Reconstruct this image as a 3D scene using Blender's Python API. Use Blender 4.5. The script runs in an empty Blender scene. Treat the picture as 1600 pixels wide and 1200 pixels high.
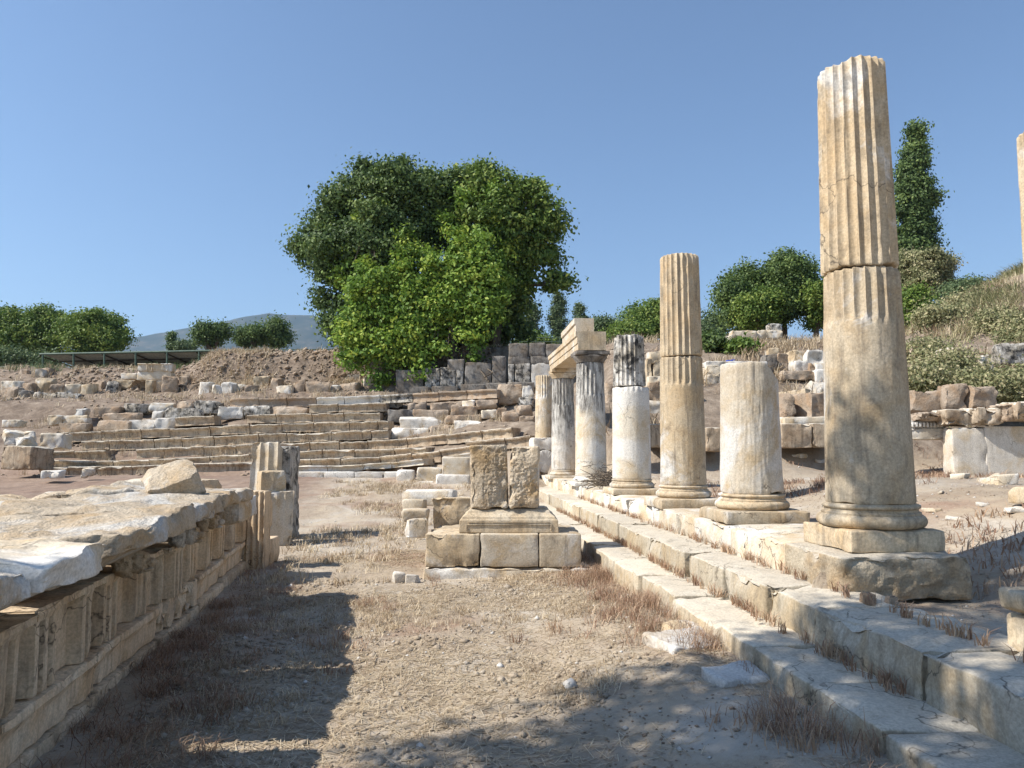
import bpy, math, random
import numpy as np
from mathutils import Vector

C = bpy.context.scene
col = C.collection
rng = np.random.default_rng(7)
random.seed(7)

# ------------------------------------------------------------------ camera, sky, sun, exposure
EYE = 1.42
FPX = 1190.0
YAW = math.atan(110 / FPX)
PIT = math.atan(100 / FPX)
cam_d = bpy.data.cameras.new('camera'); cam = bpy.data.objects.new('camera', cam_d); col.objects.link(cam)
cam_d.sensor_width = 36; cam_d.lens = FPX / 1600 * 36; cam_d.clip_start = .05; cam_d.clip_end = 20000
cam.location = (0, 0, EYE); cam.rotation_euler = (math.pi / 2 + PIT, 0, -YAW)
C.camera = cam
C.render.resolution_x = 1024; C.render.resolution_y = 768
C.view_settings.view_transform = 'Standard'; C.view_settings.look = 'None'
C.view_settings.exposure = .92; C.view_settings.gamma = 1

SUN_EL = math.radians(46)
SUN_AZ = math.radians(260)          # compass heading of the sun from +Y, clockwise
w = bpy.data.worlds.new('World'); C.world = w; w.use_nodes = True
nt = w.node_tree; nt.nodes.clear()
sky = nt.nodes.new('ShaderNodeTexSky'); sky.sky_type = 'NISHITA'; sky.sun_disc = False
sky.sun_elevation = SUN_EL; sky.sun_rotation = SUN_AZ
sky.air_density = 1.0; sky.dust_density = .25; sky.ozone_density = 2.8; sky.altitude = 100
bg = nt.nodes.new('ShaderNodeBackground'); bg.inputs['Strength'].default_value = .086
wo = nt.nodes.new('ShaderNodeOutputWorld')
nt.links.new(sky.outputs[0], bg.inputs[0]); nt.links.new(bg.outputs[0], wo.inputs[0])
sl = bpy.data.lights.new('sun', 'SUN'); sl.energy = 4.3; sl.angle = math.radians(.5); sl.color = (1, .945, .86)
so = bpy.data.objects.new('sun', sl); col.objects.link(so)
sd = Vector((math.sin(SUN_AZ) * math.cos(SUN_EL), math.cos(SUN_AZ) * math.cos(SUN_EL), math.sin(SUN_EL)))
so.rotation_euler = sd.to_track_quat('Z', 'Y').to_euler(); so.location = (-20, -5, 30)

# ------------------------------------------------------------------ pixel <-> place helpers (photo pixels, 1600x1200)
cy_, sy_ = math.cos(YAW), math.sin(YAW)
def P(px, py, d):
    """point seen at photo pixel (px,py) at d metres forward of the eye"""
    ct, st = math.cos(PIT), math.sin(PIT)
    fwd = FPX * ct - (600 - py) * st
    up = FPX * st + (600 - py) * ct
    k = d / fwd
    u = (px - 800) * k
    return np.array((u * cy_ + d * sy_, -u * sy_ + d * cy_, EYE + up * k))
def ud(x, y):
    return x * cy_ - y * sy_, x * sy_ + y * cy_
def sstep(a, b, x):
    t = np.clip((x - a) / (b - a), 0, 1); return t * t * (3 - 2 * t)

# ------------------------------------------------------------------ noise
def _hash(ix, iy, iz, s):
    h = (ix * 374761393 + iy * 668265263 + iz * 2147483647 + s * 1274126177) & 0xffffffff
    h = ((h ^ (h >> 13)) * 1274126177) & 0xffffffff
    h = ((h ^ (h >> 15)) * 2246822519) & 0xffffffff
    return ((h ^ (h >> 16)) & 0xffff) / 32767.5 - 1
def vn(p, s=0):
    p = np.asarray(p, float); i = np.floor(p).astype(np.int64); f = p - i; f = f * f * (3 - 2 * f)
    r = 0
    for dx in (0, 1):
        for dy in (0, 1):
            for dz in (0, 1):
                wgt = (f[:, 0] if dx else 1 - f[:, 0]) * (f[:, 1] if dy else 1 - f[:, 1]) * (f[:, 2] if dz else 1 - f[:, 2])
                r = r + wgt * _hash(i[:, 0] + dx, i[:, 1] + dy, i[:, 2] + dz, s)
    return r
def fbm(p, s=0, o=3):
    r = 0; a = 1.; t = 0; p = np.asarray(p, float)
    for k in range(o):
        r = r + a * vn(p * 2 ** k + 17.3 * k, s + k); t += a; a *= .5
    return r / t

# ------------------------------------------------------------------ objects
def tag(o, label=None, cat=None, group=None, kind=None):
    if label: o['label'] = label
    if cat: o['category'] = cat
    if group: o['group'] = group
    if kind: o['kind'] = kind
    return o
def mesh(name, V, F, mat=None, parent=None, smooth=True, loc=None, rot=None, attr=None):
    me = bpy.data.meshes.new(name)
    V = np.asarray(V, dtype=np.float32)
    if isinstance(F, np.ndarray):
        n, k = F.shape
        me.vertices.add(len(V)); me.vertices.foreach_set('co', V.ravel())
        me.loops.add(n * k); me.loops.foreach_set('vertex_index', F.astype(np.int32).ravel())
        me.polygons.add(n); me.polygons.foreach_set('loop_start', np.arange(0, n * k, k, dtype=np.int32))
        me.polygons.foreach_set('loop_total', np.full(n, k, dtype=np.int32))
        me.update(calc_edges=True); me.validate()
    else:
        me.from_pydata(V.tolist(), [], F); me.update()
    if smooth: me.polygons.foreach_set('use_smooth', np.ones(len(me.polygons), dtype=bool))
    if smooth: me.set_sharp_from_angle(angle=math.radians(38))
    if attr is not None:
        a = me.attributes.new('tint', 'FLOAT', 'POINT'); a.data.foreach_set('value', np.asarray(attr, dtype=np.float32))
    if mat: me.materials.append(mat)
    o = bpy.data.objects.new(name, me); col.objects.link(o)
    if parent: o.parent = parent
    if loc is not None: o.location = loc
    if rot is not None: o.rotation_euler = rot
    return o
def empty(name, loc, rotz=0, label=None, cat=None, group=None):
    o = bpy.data.objects.new(name, None); col.objects.link(o); o.location = loc; o.rotation_euler = (0, 0, rotz)
    o.empty_display_size = .2
    return tag(o, label, cat, group)
def join(parts):
    Vs, Fs, n = [], [], 0
    for V, F in parts:
        Vs.append(np.asarray(V)); Fs += [[i + n for i in f] for f in (F.tolist() if isinstance(F, np.ndarray) else F)]; n += len(V)
    return np.vstack(Vs), Fs

def axis(a, r, res):
    m = max(1, int(round(2 * (a - r) / res)))
    return np.concatenate(([-a, -a + r * .35], np.linspace(-a + r, a - r, m + 1), [a - r * .35, a]))
def grid_box(X, Y, Z):
    pts, F, n = [], [], 0
    for ax, A, B in ((0, Y, Z), (1, X, Z), (2, X, Y)):
        L = (X, Y, Z)[ax]
        for side in (0, -1):
            g0, g1 = np.meshgrid(A, B, indexing='ij'); c = np.full(g0.size, L[side])
            q = [None] * 3; q[ax] = c; o = [i for i in range(3) if i != ax]; q[o[0]] = g0.ravel(); q[o[1]] = g1.ravel()
            pts.append(np.stack(q, 1)); na, nb = len(A), len(B)
            i = (np.arange(na - 1)[:, None] * nb + np.arange(nb - 1)[None]).ravel() + n
            f = np.stack([i, i + nb, i + nb + 1, i + 1], 1)
            flip = (side == 0) ^ (ax == 1)
            if flip: f = f[:, ::-1]
            F.append(f); n += na * nb
    V = np.vstack(pts); F = np.vstack(F)
    key = np.round(V * 1e5).astype(np.int64)
    _, idx, inv = np.unique(key, axis=0, return_index=True, return_inverse=True)
    return V[idx], inv.ravel()[F]
def rbox(w, dp, h, r=.02, amp=.006, chip=.03, skew=.0, res=.07, seed=None, ns=5., front=None, xres=None, cuts=0, cut=(.74, .93)):
    """weathered block: rounded edges, chipped arrises, uneven faces; base centre at the origin"""
    if seed is None: seed = int(rng.integers(1, 9000))
    a, b, c = w / 2, dp / 2, h / 2
    r = min(r, a * .45, b * .45, c * .45)
    V, F = grid_box(axis(a, r, xres or res), axis(b, r, res), axis(c, r, res))
    hh = np.array([a, b, c]); q = np.clip(V, -(hh - r), hh - r)
    dv = V - q; L = np.linalg.norm(dv, axis=1)[:, None]; n = dv / np.maximum(L, 1e-9)
    V0 = V.copy(); V = q + n * r
    so_ = seed * 3.17
    e = (np.sort(hh - np.abs(V0), axis=1)[:, 1])            # distance to the nearest edge
    em = np.exp(-(e / (chip * 1.3 + r)) ** 2)
    nn = fbm(V * ns + so_, seed, 3)
    ch = np.clip(fbm(V * ns * 1.3 + so_ + 9, seed + 5, 3) + .12, 0, 1)
    V = V + n * (nn * amp)[:, None] - n * (ch * em * chip * 2.)[:, None]
    if cuts:
        cr = np.random.default_rng(seed)
        for _ in range(cuts):
            k = cr.normal(size=3); k[cr.integers(0, 3)] *= .3 if cr.random() < .6 else 1.; k = k / hh; k /= np.linalg.norm(k)
            o_ = (np.abs(k) * hh).sum() * cr.uniform(*cut); dd_ = V @ k - o_; mk = dd_ > 0
            V[mk] -= k * (dd_[mk] * (1 + 0 * dd_[mk]))[:, None]; V[mk] += k * (fbm(V[mk] * ns * 2.2 + so_, seed + 8, 3) * min(.02, .12 * min(a, b, c)))[:, None]
    if skew:
        sk = np.stack([vn(V * (.9 / max(a, b, c)) + so_ + k * 7, seed + k) for k in range(3)], 1)
        V = V + sk * skew * np.array([1, 1, .7])
    V[:, 2] += c
    if front is not None:
        m = V0[:, 1] < -b + r * 1.01
        V[m, 1] -= front(V0[m, 0] + a, V0[m, 2] + c)
    return V, F
def prism(prof, L, nseg, amp=.006, seed=1, chip=0.):
    """profile (y,z) list extruded along x, 0..L"""
    prof = np.array(prof, float); m = len(prof); xs = np.linspace(0, L, nseg + 1)
    V = np.zeros(((nseg + 1) * m, 3)); V[:, 0] = np.repeat(xs, m); V[:, 1] = np.tile(prof[:, 0], nseg + 1); V[:, 2] = np.tile(prof[:, 1], nseg + 1)
    nz = np.stack([fbm(V * 6 + seed * 1.7 + k * 5, seed + k, 2) for k in range(3)], 1) * amp
    V = V + nz * np.array([.4, 1, 1])
    if chip:
        top = prof[:, 1].max(); c = np.clip(fbm(np.stack([V[:, 0] * 3 + seed, V[:, 0] * 0, V[:, 0] * 0], 1), seed + 3, 3) - .15, 0, 1) * chip
        m_ = (V[:, 2] > top * .78) & (V[:, 1] < prof[:, 0].min() + .12)
        V[m_, 2] -= c[m_] * .8; V[m_, 1] += c[m_]
    F = []
    for i in range(nseg):
        for j in range(m):
            k = (j + 1) % m; F.append([i * m + j, i * m + k, (i + 1) * m + k, (i + 1) * m + j])
    F.append([j for j in range(m)][::-1]); F.append([nseg * m + j for j in range(m)])
    return V, F

# ------------------------------------------------------------------ materials
def N(nt, t, **k):
    n = nt.nodes.new(t)
    for a, b in k.items():
        if hasattr(n, a): setattr(n, a, b)
    return n
def ramp(nt, fac, stops, interp='LINEAR'):
    r = nt.nodes.new('ShaderNodeValToRGB'); r.color_ramp.interpolation = interp
    e = r.color_ramp.elements
    while len(e) < len(stops): e.new(.5)
    for i, (p, c) in enumerate(stops):
        e[i].position = p; e[i].color = (*c, 1) if len(c) == 3 else c
    nt.links.new(fac, r.inputs[0]); return r.outputs[0]
def noise(nt, vec, scale, det=4, rough=.55, dist=0., off=None):
    n = nt.nodes.new('ShaderNodeTexNoise'); n.inputs['Scale'].default_value = scale; n.inputs['Detail'].default_value = det
    n.inputs['Roughness'].default_value = rough; n.inputs['Distortion'].default_value = dist
    if off is not None:
        m = nt.nodes.new('ShaderNodeVectorMath'); m.operation = 'ADD'; m.inputs[1].default_value = off
        nt.links.new(vec, m.inputs[0]); vec = m.outputs[0]
    nt.links.new(vec, n.inputs['Vector']); return n.outputs['Fac']
def mix(nt, fac, a, b, mode='MIX'):
    m = nt.nodes.new('ShaderNodeMix'); m.data_type = 'RGBA'; m.blend_type = mode
    for s, v in ((m.inputs[0], fac), (m.inputs[6], a), (m.inputs[7], b)):
        if isinstance(v, (int, float)): s.default_value = v
        elif isinstance(v, tuple): s.default_value = (*v, 1)
        else: nt.links.new(v, s)
    return m.outputs[2]
def newmat(name):
    m = bpy.data.materials.new(name); m.use_nodes = True; nt = m.node_tree
    b = nt.nodes['Principled BSDF']; b.inputs['Roughness'].default_value = .9; b.inputs['Specular IOR Level'].default_value = .25
    g = nt.nodes.new('ShaderNodeNewGeometry'); return m, nt, b, g
def bump(nt, b, hs, dist=.02, strength=.6):
    acc = None
    for h, wgt in hs:
        m = nt.nodes.new('ShaderNodeMath'); m.operation = 'MULTIPLY'; m.inputs[1].default_value = wgt; nt.links.new(h, m.inputs[0])
        if acc is None: acc = m.outputs[0]
        else:
            a = nt.nodes.new('ShaderNodeMath'); a.operation = 'ADD'; nt.links.new(acc, a.inputs[0]); nt.links.new(m.outputs[0], a.inputs[1]); acc = a.outputs[0]
    bp = nt.nodes.new('ShaderNodeBump'); bp.inputs['Distance'].default_value = dist; bp.inputs['Strength'].default_value = strength
    nt.links.new(acc, bp.inputs['Height']); nt.links.new(bp.outputs[0], b.inputs['Normal'])
def stone(name, base, light, ochre, stain=(.12, .105, .09), stain_amt=.45, white=.0, rough_bump=.6, streak=0., sc=1., dist=.015, toplight=0., greyz=None):
    m, nt, b, g = newmat(name); v = g.outputs['Position']
    c = ramp(nt, noise(nt, v, 1.7 * sc, 5, .6, .3), [(.36, base), (.62, light)])
    c = mix(nt, ramp(nt, noise(nt, v, 3.1 * sc, 4, .6, .5, (5, 3, 1)), [(.45, (0, 0, 0)), (.66, (1, 1, 1))]), c, ochre)
    if white:
        wf = ramp(nt, noise(nt, v, 1.3 * sc, 5, .65, .8, (11, 7, 2)), [(.62 - white * .3, (0, 0, 0)), (.72 - white * .3, (1, 1, 1))])
        c = mix(nt, wf, c, (.66, .64, .6))
    if streak:
        mp = nt.nodes.new('ShaderNodeMapping'); mp.inputs['Scale'].default_value = (9, 9, .9); nt.links.new(v, mp.inputs[0])
        sf = ramp(nt, noise(nt, mp.outputs[0], 2.2, 4, .6), [(.5, (0, 0, 0)), (.7, (streak,) * 3)])
        c = mix(nt, sf, c, stain)
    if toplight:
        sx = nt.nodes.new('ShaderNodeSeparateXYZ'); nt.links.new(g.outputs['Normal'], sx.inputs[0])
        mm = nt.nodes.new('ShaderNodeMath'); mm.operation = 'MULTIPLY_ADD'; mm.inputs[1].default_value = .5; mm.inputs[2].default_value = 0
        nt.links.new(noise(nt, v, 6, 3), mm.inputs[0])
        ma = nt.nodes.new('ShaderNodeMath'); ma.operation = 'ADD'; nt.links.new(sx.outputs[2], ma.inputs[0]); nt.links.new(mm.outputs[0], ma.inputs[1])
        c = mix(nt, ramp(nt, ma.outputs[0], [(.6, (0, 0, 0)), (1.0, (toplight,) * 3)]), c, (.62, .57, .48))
    if greyz:
        sz = nt.nodes.new('ShaderNodeSeparateXYZ'); nt.links.new(v, sz.inputs[0])
        ma = nt.nodes.new('ShaderNodeMath'); ma.operation = 'MULTIPLY_ADD'; ma.inputs[1].default_value = 1.6; nt.links.new(noise(nt, v, 1.9, 4), ma.inputs[0]); nt.links.new(sz.outputs[2], ma.inputs[2])
        mr = nt.nodes.new('ShaderNodeMapRange'); mr.inputs[1].default_value = greyz + .8 - .15; mr.inputs[2].default_value = greyz + .8 + .15; nt.links.new(ma.outputs[0], mr.inputs[0])
        mp = nt.nodes.new('ShaderNodeMapping'); mp.inputs['Scale'].default_value = (7, 7, 1.2); nt.links.new(v, mp.inputs[0])
        gg = ramp(nt, noise(nt, mp.outputs[0], 2.4, 5, .7), [(.36, (.09, .085, .08)), (.5, (.34, .33, .31)), (.62, (.55, .54, .51))])
        c = mix(nt, mr.outputs[0], c, gg)
    st = ramp(nt, noise(nt, v, 5.5 * sc, 6, .7, .4, (1, 9, 4)), [(.58 - stain_amt * .1, (0, 0, 0)), (.74 - stain_amt * .08, (stain_amt,) * 3)])
    c = mix(nt, st, c, stain)
    # hairline cracks
    nd = nt.nodes.new('ShaderNodeTexNoise'); nd.inputs['Scale'].default_value = 2.6; nd.inputs['Detail'].default_value = 5; nt.links.new(v, nd.inputs['Vector'])
    va = nt.nodes.new('ShaderNodeVectorMath'); va.operation = 'MULTIPLY_ADD'; va.inputs[1].default_value = (.9, .9, .9); nt.links.new(nd.outputs['Color'], va.inputs[0]); nt.links.new(v, va.inputs[2])
    vc = nt.nodes.new('ShaderNodeTexVoronoi'); vc.feature = 'DISTANCE_TO_EDGE'; vc.inputs['Scale'].default_value = 1.25; nt.links.new(va.outputs[0], vc.inputs['Vector'])
    ck = ramp(nt, vc.outputs['Distance'], [(0, (1, 1, 1)), (.012, (0, 0, 0))])
    cm = nt.nodes.new('ShaderNodeMath'); cm.operation = 'MULTIPLY'; nt.links.new(ck, cm.inputs[0]); nt.links.new(ramp(nt, noise(nt, v, .8, 3, .6, 0, (2, 6, 5)), [(.5, (0, 0, 0)), (.56, (.8, .8, .8))]), cm.inputs[1])
    c = mix(nt, cm.outputs[0], c, tuple(k * .45 for k in stain))
    sp = ramp(nt, noise(nt, v, 60, 3, .7), [(.3, (.72, .72, .72)), (.7, (1.15, 1.15, 1.15))])
    c = mix(nt, 1., c, sp, 'MULTIPLY')
    oi = nt.nodes.new('ShaderNodeObjectInfo'); rv = ramp(nt, oi.outputs['Random'], [(0, (.86, .85, .84)), (1, (1.1, 1.08, 1.05))])
    c = mix(nt, 1., c, rv, 'MULTIPLY')
    nt.links.new(c, b.inputs['Base Color'])
    vo = nt.nodes.new('ShaderNodeTexVoronoi'); vo.inputs['Scale'].default_value = 22; nt.links.new(v, vo.inputs['Vector'])
    bump(nt, b, [(noise(nt, v, 9 * sc, 6, .7), .9), (noise(nt, v, 55, 4, .7), .28), (vo.outputs['Distance'], .15)], dist, rough_bump)
    return m
M = {}
M['tan'] = stone('tan_marble', (.50, .40, .27), (.58, .50, .38), (.49, .37, .23), stain_amt=.55, white=.16, streak=.5, rough_bump=.45)
M['pale'] = stone('pale_marble', (.54, .46, .35), (.62, .57, .48), (.52, .41, .27), stain_amt=.25, white=.4, rough_bump=.5)
M['white'] = stone('bleached_marble', (.60, .56, .50), (.68, .66, .62), (.50, .43, .34), stain=(.2, .19, .18), stain_amt=.45, white=.6)
M['grey'] = stone('weathered_grey_marble', (.40, .37, .33), (.56, .54, .50), (.42, .37, .29), stain=(.045, .043, .04), stain_amt=1.25, white=.3, streak=.8)
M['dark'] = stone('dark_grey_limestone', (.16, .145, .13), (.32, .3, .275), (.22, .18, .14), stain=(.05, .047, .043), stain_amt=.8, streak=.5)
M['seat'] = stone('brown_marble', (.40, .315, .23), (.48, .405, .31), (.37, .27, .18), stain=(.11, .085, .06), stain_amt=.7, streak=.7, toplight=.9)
M['rubble'] = stone('rubble_stone', (.33, .26, .195), (.47, .39, .31), (.38, .27, .18), stain=(.1, .085, .07), stain_amt=.5, rough_bump=.9, dist=.04)
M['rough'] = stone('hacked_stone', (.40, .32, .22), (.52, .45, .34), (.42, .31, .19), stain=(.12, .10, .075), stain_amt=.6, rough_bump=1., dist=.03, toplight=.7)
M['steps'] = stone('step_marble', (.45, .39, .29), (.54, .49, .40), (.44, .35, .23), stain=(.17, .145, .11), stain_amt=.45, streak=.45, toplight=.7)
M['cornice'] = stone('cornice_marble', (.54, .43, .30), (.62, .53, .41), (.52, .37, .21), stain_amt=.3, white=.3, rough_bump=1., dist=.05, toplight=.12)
M['frieze'] = stone('frieze_marble', (.64, .49, .33), (.72, .60, .44), (.60, .43, .26), stain=(.13, .1, .08), stain_amt=.4, streak=.5, rough_bump=.28)
M['cappedwhite'] = stone('white_marble_weathered_above', (.60, .56, .50), (.70, .68, .65), (.50, .43, .33), stain_amt=.5, white=.5, greyz=1.85, streak=.5)
M['capped'] = stone('tan_marble_weathered_above', (.52, .44, .33), (.62, .57, .49), (.50, .40, .27), stain_amt=.3, white=.4, greyz=2.15)
M['chipped'] = stone('chipped_cornice_marble', (.56, .47, .36), (.64, .58, .49), (.52, .40, .26), stain_amt=.3, white=.4, rough_bump=1., dist=.04)
M['plaster'] = stone('plastered_stone', (.56, .52, .46), (.62, .59, .54), (.52, .43, .31), stain=(.3, .26, .2), stain_amt=.4, streak=.4, rough_bump=.3)

def ground_mat():
    m, nt, b, g = newmat('dry_earth'); v = g.outputs['Position']
    c = ramp(nt, noise(nt, v, .9, 6, .65, .6), [(.33, (.32, .25, .18)), (.5, (.40, .33, .25)), (.66, (.48, .43, .36))])
    c = mix(nt, ramp(nt, noise(nt, v, 2.1, 6, .7, .8, (3, 8, 0)), [(.47, (0, 0, 0)), (.62, (.7, .7, .7))]), c, (.44, .36, .26))
    c = mix(nt, ramp(nt, noise(nt, v, .55, 5, .6, .5, (13, 2, 0)), [(.52, (0, 0, 0)), (.66, (.7, .7, .7))]), c, (.27, .16, .11))
    c = mix(nt, ramp(nt, noise(nt, v, 14, 6, .75, .3), [(.55, (0, 0, 0)), (.72, (.7, .7, .7))]), c, (.15, .12, .095))
    c = mix(nt, ramp(nt, noise(nt, v, 37, 4, .7, 0, (4, 4, 4)), [(.6, (0, 0, 0)), (.7, (.6, .6, .6))]), c, (.55, .50, .43))
    # reddish brown floor of the orchestra left of the entablature
    sx0 = nt.nodes.new('ShaderNodeSeparateXYZ'); nt.links.new(v, sx0.inputs[0])
    m1 = nt.nodes.new('ShaderNodeMapRange'); m1.inputs[1].default_value = -2.3; m1.inputs[2].default_value = -3.4; nt.links.new(sx0.outputs[0], m1.inputs[0])
    m2 = nt.nodes.new('ShaderNodeMapRange'); m2.inputs[1].default_value = 9.5; m2.inputs[2].default_value = 12; nt.links.new(sx0.outputs[1], m2.inputs[0])
    m3 = nt.nodes.new('ShaderNodeMath'); m3.operation = 'MULTIPLY'; nt.links.new(m1.outputs[0], m3.inputs[0]); nt.links.new(m2.outputs[0], m3.inputs[1])
    m4 = nt.nodes.new('ShaderNodeMath'); m4.operation = 'MULTIPLY'; m4.inputs[1].default_value = .8; nt.links.new(m3.outputs[0], m4.inputs[0])
    c = mix(nt, m4.outputs[0], c, ramp(nt, noise(nt, v, 3, 6, .7), [(.35, (.15, .095, .07)), (.65, (.29, .20, .15))]))
    # upper slopes are a warmer brown soil
    sx = nt.nodes.new('ShaderNodeSeparateXYZ'); nt.links.new(v, sx.inputs[0])
    up = ramp(nt, sx.outputs[2], [(0, (0, 0, 0)), (1, (1, 1, 1))])
    mr = nt.nodes.new('ShaderNodeMapRange'); mr.inputs[1].default_value = .85; mr.inputs[2].default_value = 1.5; nt.links.new(sx.outputs[2], mr.inputs[0])
    soil = ramp(nt, noise(nt, v, 2.6, 7, .75, .4), [(.32, (.085, .064, .048)), (.5, (.19, .145, .108)), (.68, (.33, .27, .21))])
    mx = nt.nodes.new('ShaderNodeMath'); mx.operation = 'MULTIPLY'; mx.inputs[1].default_value = .85; nt.links.new(mr.outputs[0], mx.inputs[0])
    c = mix(nt, mx.outputs[0], c, soil)
    nt.links.new(c, b.inputs['Base Color'])
    bump(nt, b, [(noise(nt, v, 6, 6, .7), .8), (noise(nt, v, 30, 5, .75), .35), (noise(nt, v, 110, 3, .7), .12)], .05, .8)
    return m
M['earth'] = ground_mat()

def leaf_mat(name, stops, trans=.3):
    m, nt, b, g = newmat(name)
    a = nt.nodes.new('ShaderNodeAttribute'); a.attribute_name = 'tint'
    c = ramp(nt, a.outputs['Fac'], stops)
    b.inputs['Roughness'].default_value = .6; b.inputs['Specular IOR Level'].default_value = .3
    nt.links.new(c, b.inputs['Base Color'])
    t = nt.nodes.new('ShaderNodeBsdfTranslucent'); nt.links.new(c, t.inputs[0])
    ms = nt.nodes.new('ShaderNodeMixShader'); ms.inputs[0].default_value = trans
    nt.links.new(b.outputs[0], ms.inputs[1]); nt.links.new(t.outputs[0], ms.inputs[2])
    nt.links.new(ms.outputs[0], nt.nodes['Material Output'].inputs[0]); return m
M['leaf_dark'] = leaf_mat('dark_foliage', [(0, (0.047, 0.081, 0.026)), (.6, (0.108, 0.169, 0.052)), (1, (0.216, 0.284, 0.078))])
M['leaf_mid'] = leaf_mat('mid_foliage', [(0, (0.052, 0.100, 0.018)), (.6, (0.143, 0.219, 0.042)), (1, (0.312, 0.362, 0.084))])
M['leaf_vine'] = leaf_mat('vine_foliage', [(0, (.09, .17, .03)), (.5, (.20, .32, .05)), (1, (.42, .48, .08))], .35)
M['leaf_far'] = leaf_mat('olive_foliage', [(0, (0.065, 0.100, 0.046)), (.6, (0.117, 0.169, 0.072)), (1, (0.208, 0.250, 0.117))])
M['leaf_scrub'] = leaf_mat('scrub_foliage', [(0, (.12, .14, .06)), (.5, (.27, .27, .13)), (1, (.52, .45, .27))])
M['straw'] = leaf_mat('straw', [(0, (.27, .19, .12)), (.5, (.48, .38, .25)), (1, (.68, .58, .42))], .2)
M['weed'] = leaf_mat('russet_weed', [(0, (.19, .11, .075)), (.5, (.36, .23, .15)), (1, (.54, .40, .27))], .25)
def plain(name, c, rough=.7, metal=0.):
    m, nt, b, g = newmat(name); v = g.outputs['Position']
    cc = mix(nt, ramp(nt, noise(nt, v, 8, 5, .7), [(.35, (.6, .6, .6)), (.7, (1.1, 1.1, 1.1))]), (0, 0, 0), c, 'MIX')
    k = mix(nt, 1., c, ramp(nt, noise(nt, v, 8, 5, .7), [(.35, (.6, .6, .6)), (.7, (1.1, 1.1, 1.1))]), 'MULTIPLY')
    nt.links.new(k, b.inputs['Base Color']); b.inputs['Roughness'].default_value = rough; b.inputs['Metallic'].default_value = metal; return m
M['bark'] = plain('bark', (.14, .11, .08))
M['green_metal'] = plain('green_painted_metal', (.11, .16, .12), .5)
M['sheet'] = plain('corrugated_sheet', (.36, .35, .31), .6)
M['wood'] = plain('dark_wood', (.07, .055, .04))
M['blue'] = plain('blue_plastic', (.03, .09, .5), .4)

# ------------------------------------------------------------------ terrain
SD = np.array([-200, 8.5, 13, 17, 20, 21.8, 26.7, 27.4, 29.6, 31.0, 31.8, 33.2, 60, 400, 9000.])
ZL = np.array([0, 0, .12, .38, .62, .70, 2.66, 3.12, 3.45, 3.75, 4.25, 4.9, 5.2, 5.5, 5.5])
ZM = np.array([0, 0, .12, .38, .60, .66, 2.62, 3.12, 3.65, 4.05, 5.3, 5.62, 5.62, 5.5, 5.5])
ZW = np.array([0, 0, .12, .38, .60, .66, 2.62, 3.05, 3.60, 4.9, 5.6, 5.8, 5.8, 5.5, 5.5])
RD = np.array([-200, 0, 5, 8, 12, 15.3, 15.9, 18, 19.3, 20.6, 24, 28, 32, 40, 60, 400, 9000])
ZR = np.array([.47, .47, .52, .68, .80, .95, 1.62, 1.9, 2.5, 3.2, 4.3, 5.2, 5.8, 6.2, 6.0, 5.5, 5.5])
def theatre_shift(px): return np.clip((px - 600) / 230, 0, 1.05) * 2.0 * (1 - sstep(836, 856, px))
def H(x, y, fine=True):
    x = np.asarray(x, float); y = np.asarray(y, float)
    u, d = ud(x, y); px = 800 + FPX * u / np.maximum(d, 1.)
    D = d + theatre_shift(px) * sstep(17, 19.5, d) * (1 - sstep(25, 29.4, d))
    zl, zm, zw = np.interp(D, SD, ZL), np.interp(D, SD, ZM), np.interp(D, SD, ZW)
    z = zl + (zm - zl) * sstep(285, 345, px); z = z + (zw - z) * sstep(560, 620, px)
    z = z + (-.30 * (1 - sstep(100, 470, px)) + .26 * sstep(600, 770, px) * (1 - sstep(836, 870, px)) * (1 - sstep(24.6, 26.4, D))) * sstep(21.2, 21.9, D) * (1 - sstep(26.2, 27.2, D))
    z = z + .15 * sstep(.6, 1.6, x) * (1 - .5 * sstep(6, 8, d)) * (1 - sstep(10, 13, d)) * (x < 2.4)
    # right-hand side, behind the colonnade
    zr = np.interp(d, RD, ZR)
    zr = zr - .08 * (y < 5.1) * (1 - sstep(3.5, 4.2, x)) + .34 * sstep(3.6, 5.8, x) * (1 - sstep(9, 13, d)) - .05 * sstep(2.4, 3, x) * (1 - sstep(4, 5, d))
    zr = zr + 4.0 * np.clip((px - 1380) / 260, 0, 1.6) * sstep(18, 36, d) * (1 - sstep(50, 90, d))
    zr = zr - np.where(y > 4.95, 1., 0) * (zr - .60) * (1 - sstep(3.35, 3.75, x)) * (d < 20)
    tr = sstep(19, 20.5, d); side = (sstep(2.35, 2.5, x) * (y < 4.98) + sstep(2.72, 2.9, x) * (y >= 4.98)) * (1 - tr) + sstep(880, 960, px) * tr
    z = z + (zr - z) * side
    if fine:
        p = np.stack([x, y, x * 0], -1).reshape(-1, 3); sh = z.shape
        a = sstep(21.5, 24, d)
        n1 = fbm(p * .9, 1, 3).reshape(sh); n2 = fbm(p * 4.5, 4, 3).reshape(sh); n3 = fbm(p * 14, 6, 2).reshape(sh)
        lv = 1 - sstep(70, 200, d)
        bank = sstep(29.6, 31, d) * (1 - sstep(34, 36, d))
        z = z + lv * (n1 * (.035 + .10 * a) + n2 * (.02 + .05 * a + .12 * bank) + n3 * (.011 + .015 * a))
        # small dirt bank at the foot of the ledge wall
        z = z + .3 * np.clip(fbm(p * .8 + 5, 9, 2).reshape(sh) + .3, 0, 1) * sstep(13.2, 14.8, d) * (1 - sstep(15.2, 15.6, d)) * side
    return z
def axis_pts(segs):
    out = []
    for a, b, s in segs: out.append(np.arange(a, b, s))
    return np.concatenate(out + [np.array([segs[-1][1]])])
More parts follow.
